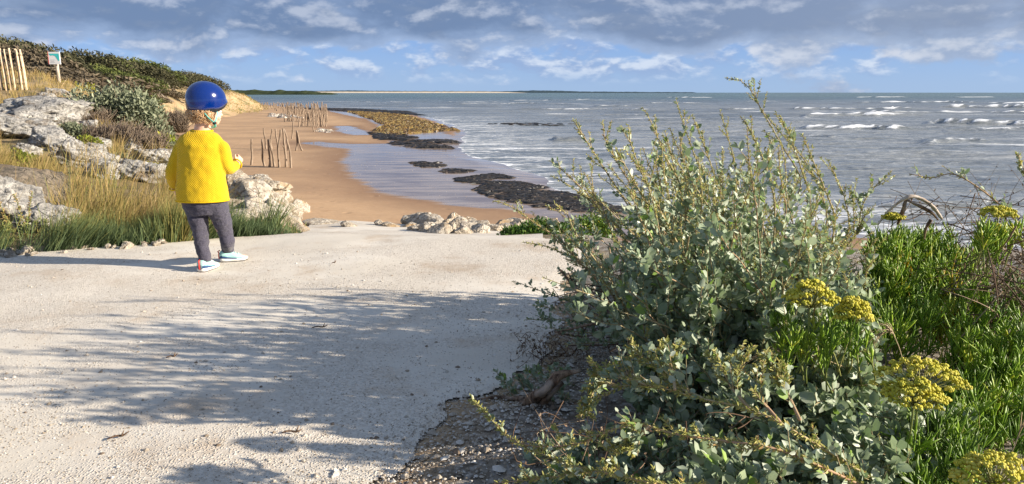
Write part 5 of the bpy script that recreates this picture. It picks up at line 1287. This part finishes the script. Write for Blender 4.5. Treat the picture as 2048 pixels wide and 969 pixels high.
# body: one continuous surface
a = Acc()
a.add(*ellip(hd(0, 0, .012), (.070, .083, .078), YAW)); a.add(*ellip(hd(.018, 0, -.030), (.055, .062, .050), YAW)); a.add(*ellip(hd(.050, 0, -.058), (.028, .022, .020), YAW))
a.add(*ellip(hd(.050, .030, -.030), (.022, .022, .022), YAW)); a.add(*ellip(hd(.050, -.030, -.030), (.022, .022, .022), YAW))
a.add(*ellip(hd(.082, 0, -.022), (.009, .013, .009), YAW)); a.add(*ellip(hd(.080, 0, -.012), (.006, .008, .014), YAW))
a.add(*ellip(hd(.072, 0, -.046), (.015, .009, .005), YAW)); a.add(*ellip(hd(.071, 0, -.053), (.013, .008, .005), YAW))
a.add(*ellip(hd(-.004, .070, -.015), (.008, .014, .020), YAW)); a.add(*ellip(hd(-.004, -.070, -.015), (.008, .014, .020), YAW))
a.add(*smooth_loft([q(407, 240), q(405, 258), q(404, 274)], [.042, .040, .05], [.040, .038, .045], 10))
a.add(*smooth_loft([q(404, 262), q(404, 280), q(403, 300), q(404, 335), q(404, 372), q(408, 405), q(410, 428)], [.035, .082, .100, .100, .100, .090, .045], [.035, .055, .062, .060, .060, .055, .04], 24))
SL = [q(376, 292, 0), q(354, 320, .0), q(346, 345, .0), q(348, 362, .03), q(351, 380, .05)]
SR = [q(432, 292, 0), q(449, 315, .005), q(454, 334, .02), q(464, 335, .07), q(475, 326, .12)]
a.add(*smooth_loft(SL, [.028, .026, .024, .021, .018], [.028, .026, .024, .021, .017], 20)); a.add(*smooth_loft(SR, [.034, .028, .027, .022, .018], [.034, .028, .026, .022, .017], 20))
TL = [q(390, 405), q(396, 440, .0), q(402, 468, .005), q(404, 495, .0), np.array([AL[0], AL[1], gzl+.075]), np.array([AL[0], AL[1], gzl+.03])]
TR = [q(430, 405), q(440, 440, .03), q(449, 466, .05), q(454, 485, .06), np.array([AR[0], AR[1], gzr+.075]), np.array([AR[0], AR[1], gzr+.03])]
for T_ in (TL, TR): a.add(*smooth_loft(T_, [.050, .043, .034, .032, .024, .022], [.052, .045, .036, .034, .024, .024], 26))
for A_, d_ in ((AL, dl), (AR, dr_)): a.add(*smooth_loft([A_-d_*.03+UP*.03, A_+d_*.02+UP*.032, A_+d_*.07+UP*.024, A_+d_*.10+UP*.02], [.018, .022, .024, .012], [.014, .018, .012, .008], 10, 12, np.cross(d_, UP)))
def hand(wr, dirv, back, thumb_side, curl):
    "palm, four bent fingers of different length and a thumb from the side of the palm"
    dirv = nrm(np.asarray(dirv, float)); back = nrm(np.asarray(back, float)-dirv*np.dot(back, dirv)); sd_ = np.cross(dirv, back)*thumb_side
    a.add(*smooth_loft([wr-dirv*.01, wr+dirv*.012, wr+dirv*.034, wr+dirv*.044], [.014, .021, .023, .018], [.013, .012, .0105, .008], 8, 14, sd_))
    for k, (off, L) in enumerate(((.0155, .036), (.0052, .040), (-.0052, .037), (-.0150, .030))):
        p0 = wr+dirv*.034+sd_*off; pts = [p0]; v = dirv.copy(); ang = 0
        for sfr, cu in ((.42, curl), (.32, curl*1.3), (.26, curl*.9)):
            ang += cu; v = dirv*math.cos(ang)-back*math.sin(ang); pts.append(pts[-1]+v*L*sfr)
        a.add(*smooth_loft(pts, [.0056, .0053, .0050, .0042], [.0056, .0053, .0050, .0042], 12, 8, sd_))
    p0 = wr+dirv*.012+sd_*.016; v1 = nrm(sd_*.8+dirv*.7-back*.3); v2 = nrm(dirv*.8-back*.6+sd_*.1)
    a.add(*smooth_loft([p0, p0+v1*.016, p0+v1*.018+v2*.018], [.0075, .0062, .0050], [.0075, .0060, .005], 10, 8, back))
hand(q(351, 377, .055), (.10, .15, -1), (-1, -.3, 0), -1, .55)
hand(q(473, 328, .115), (.45, .55, .75), (.75, -.55, -.2), -1, .75)
body = a.build('body', M_SKIN, child, True); remesh(body, .0028, 4, .4)
body.location = -base
# eyes
M_EYE = m_simple('eye_white', (.8, .8, .78, 1), (.78, .76, .74, 1), 5, .2, .5); M_IRIS = m_simple('iris', (.05, .10, .16, 1), (.03, .07, .12, 1), 50, .2, .5)
for sgn in (1, -1):
    a = Acc(); a.add(*ellip(hd(.070, .026*sgn, -.004), (.0085, .0085, .0075), YAW, 12)); e = a.build('eye', M_EYE, child); e.location = -base
    a = Acc(); a.add(*ellip(hd(.0775, .026*sgn, -.004), (.0036, .0022, .0036), YAW, 10)); i_ = a.build('iris', M_IRIS, e)
# hair: cap and curls
M_HAIR = m_rnd('strawberry_blond_hair', [(0, (.34, .17, .07, 1)), (.5, (.62, .38, .19, 1)), (1, (.82, .62, .40, 1))], .5, .4, .1)
a = Acc(); V, F = ellip(hd(-.010, 0, .014), (.072, .077, .074), YAW, 28); kk = fbm(V[:, 0]*90, V[:, 1]*90, V[:, 2]*90, 3, 4); V = HC+(V-HC)*(1+(kk-.5)[:, None]*.10)
a.add(V, F, rnd=np.clip(kk, 0, 1))
for i in range(900):
    th = rng.uniform(R(70), R(290)); u = -.054+.06*rng.beta(1.3, 1.0)   # from ear round the nape to the other ear
    c_, s_ = math.cos(th), math.sin(th); rr = .073*(1-.30*max(0, -.02-u)/.034)
    p0 = hd(-.008+c_*rr*1.04, s_*rr, u); out_ = fw*c_+rt*s_; tang = np.cross(out_, UP); L = rng.uniform(.012, .026); tw = rng.choice([-1, 1])
    P = np.array([p0+out_*(.001+.005*math.sin(t_*4.5))+UP*(-L*t_*.75)+tang*tw*(.006*math.sin(t_*5+i)) for t_ in np.linspace(0, 1, 8)])
    V, F = tube(P, np.array([.0012, .002, .0022, .0022, .002, .0018, .0014, .0006])*rng.uniform(.35, .75), 5); a.add(V, F, rnd=np.clip(rng.beta(2, 2), 0, 1))
h = a.build('hair', M_HAIR, child); h.location = -base
# helmet
M_HELM, t = newmat('blue_helmet_shell'); t.out(t.principled(lin(0, 36, 108), .16, None, .5, Coat_Weight=1.0, Coat_Roughness=.04))
M_BLK = m_simple('black_foam', (.012, .013, .016, 1), (.02, .02, .025, 1), 60, .6, .3)
HO = q(408.5, 200, 0)+fw*.006
tilt = R(-7)
def helm(scale, zlo, zhi, mat, name, par, ex=0.):
    n, m = 64, 22; th = np.linspace(0, 2*np.pi, n, endpoint=False); V = []
    for k in range(m):
        row = []
        for t_ in th:
            c_, s_ = math.cos(t_), math.sin(t_)     # c_: forward
            edge = -.058+.058*max(0, c_)**1.5+.012*math.exp(-((abs(math.atan2(s_, c_))-1.55)/.35)**2)
            lo, hi_ = edge+zlo, (.094 if zhi is None else edge+zhi)
            u = k/(m-1); z = lo+(hi_-lo)*math.sin(u*math.pi/2) if zhi is None else lo+(hi_-lo)*u
            w = max(0., 1-abs(z/.094)**2.15)**(1/2.1) if z > 0 else 1-.9*(z/.094)**2*.35
            Lf = .120 if c_ > 0 else .114; Wd = .100
            brim = .010*max(0, c_)**6*math.exp(-((z-edge)/.014)**2)
            x = s_*Wd*w*.86; y = c_*(Lf*w*.86+brim)
            row.append([x*scale, y*scale, z*(scale if z > 0 else 1)])
        V.append(row)
    V = np.array(V).reshape(-1, 3); ct, st_ = math.cos(tilt), math.sin(tilt); y, z = V[:, 1]*ct-V[:, 2]*st_, V[:, 1]*st_+V[:, 2]*ct
    Wv = HO+V[:, :1]*rt+y[:, None]*fw+z[:, None]*UP
    i = np.arange(m-1)[:, None]*n; j = np.arange(n)[None]; k = (j+1) % n; F = [np.stack([i+j, i+k, i+n+k, i+n+j], -1).reshape(-1, 4)]
    a = Acc(); a.add(Wv, F); o = a.build(name, mat, par); so_ = o.modifiers.new('thickness', 'SOLIDIFY'); so_.thickness = .006; so_.offset = -1; return o
helmet = empty('helmet', base)
helmet.parent = None
bpy.data.objects.remove(helmet)
hs = helm(.95, 0, None, M_HELM, 'helmet', child); hs.location = -base
ln = helm(.925, -.017, .03, M_BLK, 'foam_liner', hs)
def hpt(c_, s_, z, k=.956): 
    w = .865*(max(0., 1-abs(z/.094)**2.15)**(1/2.1) if z > 0 else 1)
    Lf = .120 if c_ > 0 else .114; y0 = c_*Lf*w*k; z0 = z; x0 = s_*.098*w*k
    ct, st_ = math.cos(tilt), math.sin(tilt); return HO+rt*x0+fw*(y0*ct-z0*st_)+UP*(y0*st_+z0*ct)
M_LET = m_simple('pale_lettering', (.7, .72, .75, 1), (.7, .72, .75, 1), 5, .5)
a = Acc()
for k in range(7):                                   # small pale mark on the back of the helmet, unreadable in the photograph
    th = math.pi+.42-.052*k-(.03 if k else 0); p0 = hpt(math.cos(th), math.sin(th), -.012); p1 = hpt(math.cos(th+.03), math.sin(th+.03), -.012)
    hh = .0045 if k else .007
    o0 = nrm((p0-HO)*np.array([1, 1, 0]))*.0012; a.add(np.array([p0+o0, p1+o0, p1+o0+UP*hh, p0+o0+UP*hh, p0, p1, p1+UP*hh, p0+UP*hh]), np.array([[0,1,2,3],[4,7,6,5],[0,4,5,1],[3,2,6,7],[0,3,7,4],[1,5,6,2]]))
a.build('lettering', M_LET, hs, False)
M_STRAP = m_simple('turquoise_strap', (.10, .52, .48, 1), (.16, .60, .55, 1), 60, .7, .2)
bk = hd(.022, .066, -.062)
for P in ([hd(-.028, .074, -.010), hd(-.010, .078, -.035), bk], [hd(.040, .070, -.004), hd(.036, .070, -.030), bk], [bk, hd(.032, .045, -.080), hd(.036, .0, -.088), hd(.034, -.045, -.070), hd(.022, -.074, -.030), hd(.010, -.078, 0)]):
    a = Acc(); P = poly_interp(np.array(P), 14); V, F = tube(P, .0065, 8, .32); a.add(V, F); a.build('strap', M_STRAP, hs)
a = Acc(); a.add(*ellip(bk, (.011, .011, .009), YAW, 10)); a.build('buckle', M_BLK, hs)
# sweater
def m_sweater():
    m, t = newmat('yellow_quilt'); p = t.obj(); sp = t.new('ShaderNodeSeparateXYZ'); t.set(sp.inputs[0], p)
    k = 2*math.pi/.020
    u = t.math('ADD', sp.outputs[0], t.math('MULTIPLY', sp.outputs[1], .8)); wob = t.math('MULTIPLY', t.noise(p, 22, 2), .006)
    a_ = t.math('SINE', t.math('MULTIPLY', t.math('ADD', t.math('ADD', u, wob), t.math('MULTIPLY', sp.outputs[2], .8)), k)); b_ = t.math('SINE', t.math('MULTIPLY', t.math('SUBTRACT', t.math('ADD', u, wob), t.math('MULTIPLY', sp.outputs[2], .8)), k))
    h_ = t.math('MULTIPLY', t.math('POWER', t.math('ABSOLUTE', a_), .6), t.math('POWER', t.math('ABSOLUTE', b_), .6))
    c = t.mix(t.mapr(h_, .0, .5), lin(176, 138, 12), lin(218, 182, 30)); c = t.mix(t.mapr(t.noise(p, 14, 4), .4, .7, 0, .25), c, lin(200, 164, 24))
    hh = t.math('ADD', h_, t.math('MULTIPLY', t.noise(p, 300, 2), .15))
    t.out(t.principled(c, .85, t.bump(hh, .7, .0036), .15, Sheen_Weight=.15)); return m
M_SW = m_sweater()
a = Acc()
fold = lambda t_: 1+.012*np.sin(t_*38)+.01*np.sin(t_*61+1)
a.add(*smooth_loft([q(404, 261, .004), q(404, 266, .004), q(404, 275), q(403, 290), q(403, 312), q(403, 340, -.004), q(404, 370, -.004), q(405, 392, 0), q(405.5, 401, 0)],
                   [.052, .074, .108, .122, .123, .124, .130, .137, .138], [.048, .056, .066, .082, .088, .086, .090, .097, .098], 40, 36))
SLs = [q(376, 287, 0), q(365, 297, 0), q(354, 320, .0), q(346, 345, .0), q(347, 361, .03), q(351, 376, .05)]
SRs = [q(432, 286, 0), q(442, 296, 0), q(449, 315, .005), q(454, 334, .02), q(464, 335, .07), q(473, 328, .108)]
for Q_ in (SLs, SRs): a.add(*smooth_loft(Q_, [.032, .040, .038, .038, .035, .029], [.032, .040, .040, .039, .035, .029], 40, 20, None, fold))
sw = a.build('sweater', M_SW, child); remesh(sw, .0035, 12, .5); rumple(sw, .11, .022); sw.location = -base
# seams and bands
def ring(cn, ra, rb, r, mat, name, par, side=(1., 0, 0), nor=(0, 0, 1.)):
    side = nrm(np.array(side)-np.array(nor)*np.dot(side, nor)/np.dot(nor, nor)); oth = nrm(np.cross(nor, side)); th = np.linspace(0, 2*np.pi, 41)
    P = cn+np.cos(th)[:, None]*side*ra+np.sin(th)[:, None]*oth*rb; a = Acc(); V, F = tube(P, r, 8); a.add(V, F); return a.build(name, mat, par)
M_SWP = m_simple('yellow_rib', lin(205, 168, 20), lin(218, 182, 28), 60, .85, .15, .001)
ring(q(405.5, 400.5), .1375, .0955, .0042, M_SWP, 'hem_band', sw); ring(q(404, 262, .004), .053, .048, .0045, M_SWP, 'collar_band', sw)
ring(q(350, 376, .05), .027, .027, .0042, M_SWP, 'cuff', sw, nor=nrm(q(350, 376, .05)-q(345, 360, .03))); ring(q(474, 328, .108), .0265, .0265, .0042, M_SWP, 'cuff', sw, nor=nrm(q(474, 328, .108)-q(466, 334, .07)))
# trousers
M_TR, t = newmat('grey_jersey'); p = t.obj(); c = t.mix(t.mapr(t.noise(p, 260, 4, .7), .35, .65), lin(58, 56, 68), lin(86, 84, 97))
wr = t.noise(t.mapping(p, (14, 14, 60)), 1., 4, .6, .8); t.out(t.principled(c, .92, t.bump(t.math('ADD', t.noise(p, 300, 2), t.math('MULTIPLY', wr, 4.)), .7, .004), .1, Sheen_Weight=.2))
a = Acc()
def ruck(t_): return 1+.028*np.sin(t_*26)*(t_ < .6)+.030*np.sin(t_*150)*np.clip((t_-.62)/.12, 0, 1)+.02*np.sin(t_*47+1)
a.add(*smooth_loft([q(405, 392), q(406, 402), q(408, 415), q(409, 428)], [.110, .110, .108, .080], [.082, .086, .086, .072], 14, 28))
TLt = [q(389, 404), q(394, 425, .0), q(398, 447, .0), q(402, 470, .006), q(404, 495, .0), np.array([AL[0], AL[1], gzl+.085]), np.array([AL[0], AL[1], gzl+.052])]
TRt = [q(431, 404), q(438, 425, .015), q(445, 445, .035), q(451, 466, .052), q(455, 484, .058), np.array([AR[0], AR[1], gzr+.085]), np.array([AR[0], AR[1], gzr+.052])]
a.add(*smooth_loft(TLt, [.058, .056, .047, .039, .036, .034, .033], [.070, .062, .054, .046, .042, .036, .034], 80, 22, None, ruck)); a.add(*smooth_loft(TRt, [.058, .054, .046, .039, .036, .034, .033], [.070, .060, .052, .045, .041, .035, .034], 80, 22, None, ruck))
tr = a.build('trousers', M_TR, child); remesh(tr, .0033, 5, .5); rumple(tr, .035, .010); tr.location = -base
# shoes
M_UP = m_simple('mint_mesh', lin(150, 200, 196), lin(176, 220, 214), 120, .75, .2, .001, 400); M_SOLE = m_simple('white_sole', (.78, .76, .72, 1), (.70, .68, .62, 1), 14, .6, .3)
M_NAVY = m_simple('navy_panel', lin(44, 74, 112), lin(52, 84, 124), 40, .6, .3); M_REDT = m_simple('red_tab', lin(200, 44, 40), lin(214, 56, 48), 40, .6, .3); M_TREAD = m_simple('dark_tread', (.10, .10, .11, 1), (.14, .14, .14, 1), 60, .8)
def shoe(A0, d_, label):
    sdv = np.cross(d_, UP); heel = A0-d_*.046; t_ = np.array([0, .06, .2, .4, .6, .8, .93, 1.0]); Lg = .150
    def body_(w, zlo, zhi, k0=0, k1=8, grow=0.):
        m = 26; tt = np.linspace(t_[k0], t_[k1-1], m); ww = np.interp(tt, t_, w)+grow; lo = np.interp(tt, t_, zlo); hi = np.interp(tt, t_, zhi)+grow
        n = 20; th = np.linspace(0, 2*np.pi, n, endpoint=False); C_ = heel+d_*(tt*Lg)[:, None]; cz_ = (lo+hi)/2; hz = (hi-lo)/2
        sx = np.sign(np.cos(th))*abs(np.cos(th))**.7; sz = np.sign(np.sin(th))*abs(np.sin(th))**.8
        V = C_[:, None]+sdv*(ww[:, None]*sx[None])[..., None]+UP*(cz_[:, None]+hz[:, None]*sz[None])[..., None]; V = V.reshape(-1, 3)
        i = np.arange(m-1)[:, None]*n; j = np.arange(n)[None]; k = (j+1) % n; Q = np.stack([i+j, i+k, i+n+k, i+n+j], -1).reshape(-1, 4)
        V = np.concatenate([V, C_[:1]+UP*cz_[0], C_[-1:]+UP*cz_[-1]]); jj = np.arange(n); kk = (jj+1) % n
        return V, [Q, np.concatenate([np.stack([np.full(n, m*n), kk, jj], -1), np.stack([np.full(n, m*n+1), (m-1)*n+jj, (m-1)*n+kk], -1)])]
    Wp = [.014, .024, .029, .029, .032, .031, .022, .008]
    a = Acc(); a.add(*body_(Wp, [.014]*8, [.050, .066, .068, .062, .046, .034, .026, .018])); sh = a.build('shoe', M_UP, child); sh.location = -base
    if label: sh['label'] = label
    a = Acc(); a.add(*body_([w+.003 for w in Wp], [.004, .002, .002, .002, .002, .003, .006, .012], [.026, .026, .024, .022, .021, .021, .022, .022])); a.build('sole', M_SOLE, sh)
    a = Acc(); a.add(*body_([w+.0015 for w in Wp], [.001, -.001, -.001, -.001, -.001, 0, .003, .009], [.006]*8)); a.build('tread', M_TREAD, sh)
    a = Acc(); a.add(*body_(Wp, [.016]*8, [.040, .046, .040, .028, .022, .02, .02, .02], 0, 5, .0013)); a.build('heel_panel', M_NAVY, sh)
    a = Acc(); V, F = tube(np.array([heel-d_*.0035+UP*.018, heel-d_*.0045+UP*.034, heel-d_*.003+UP*.052, heel-d_*.008+UP*.062, heel+d_*.004+UP*.066]), .0055, 8, .5); a.add(V, F); a.build('heel_tab', M_REDT, sh)
    for k in range(3):
        c0 = heel+d_*(.072+.014*k)+UP*(.058-.006*k); a = Acc(); P = poly_interp(np.array([c0-sdv*.019-UP*.005, c0+UP*.003, c0+sdv*.019-UP*.005]), 8); V, F = tube(P, .0022, 5); a.add(V, F); a.build('lace', M_SOLE, sh)
shoe(AL, dl, 'left shoe seen from the heel'); shoe(AR, dr_, 'right shoe turned sideways, toe to the right')
child.location = base
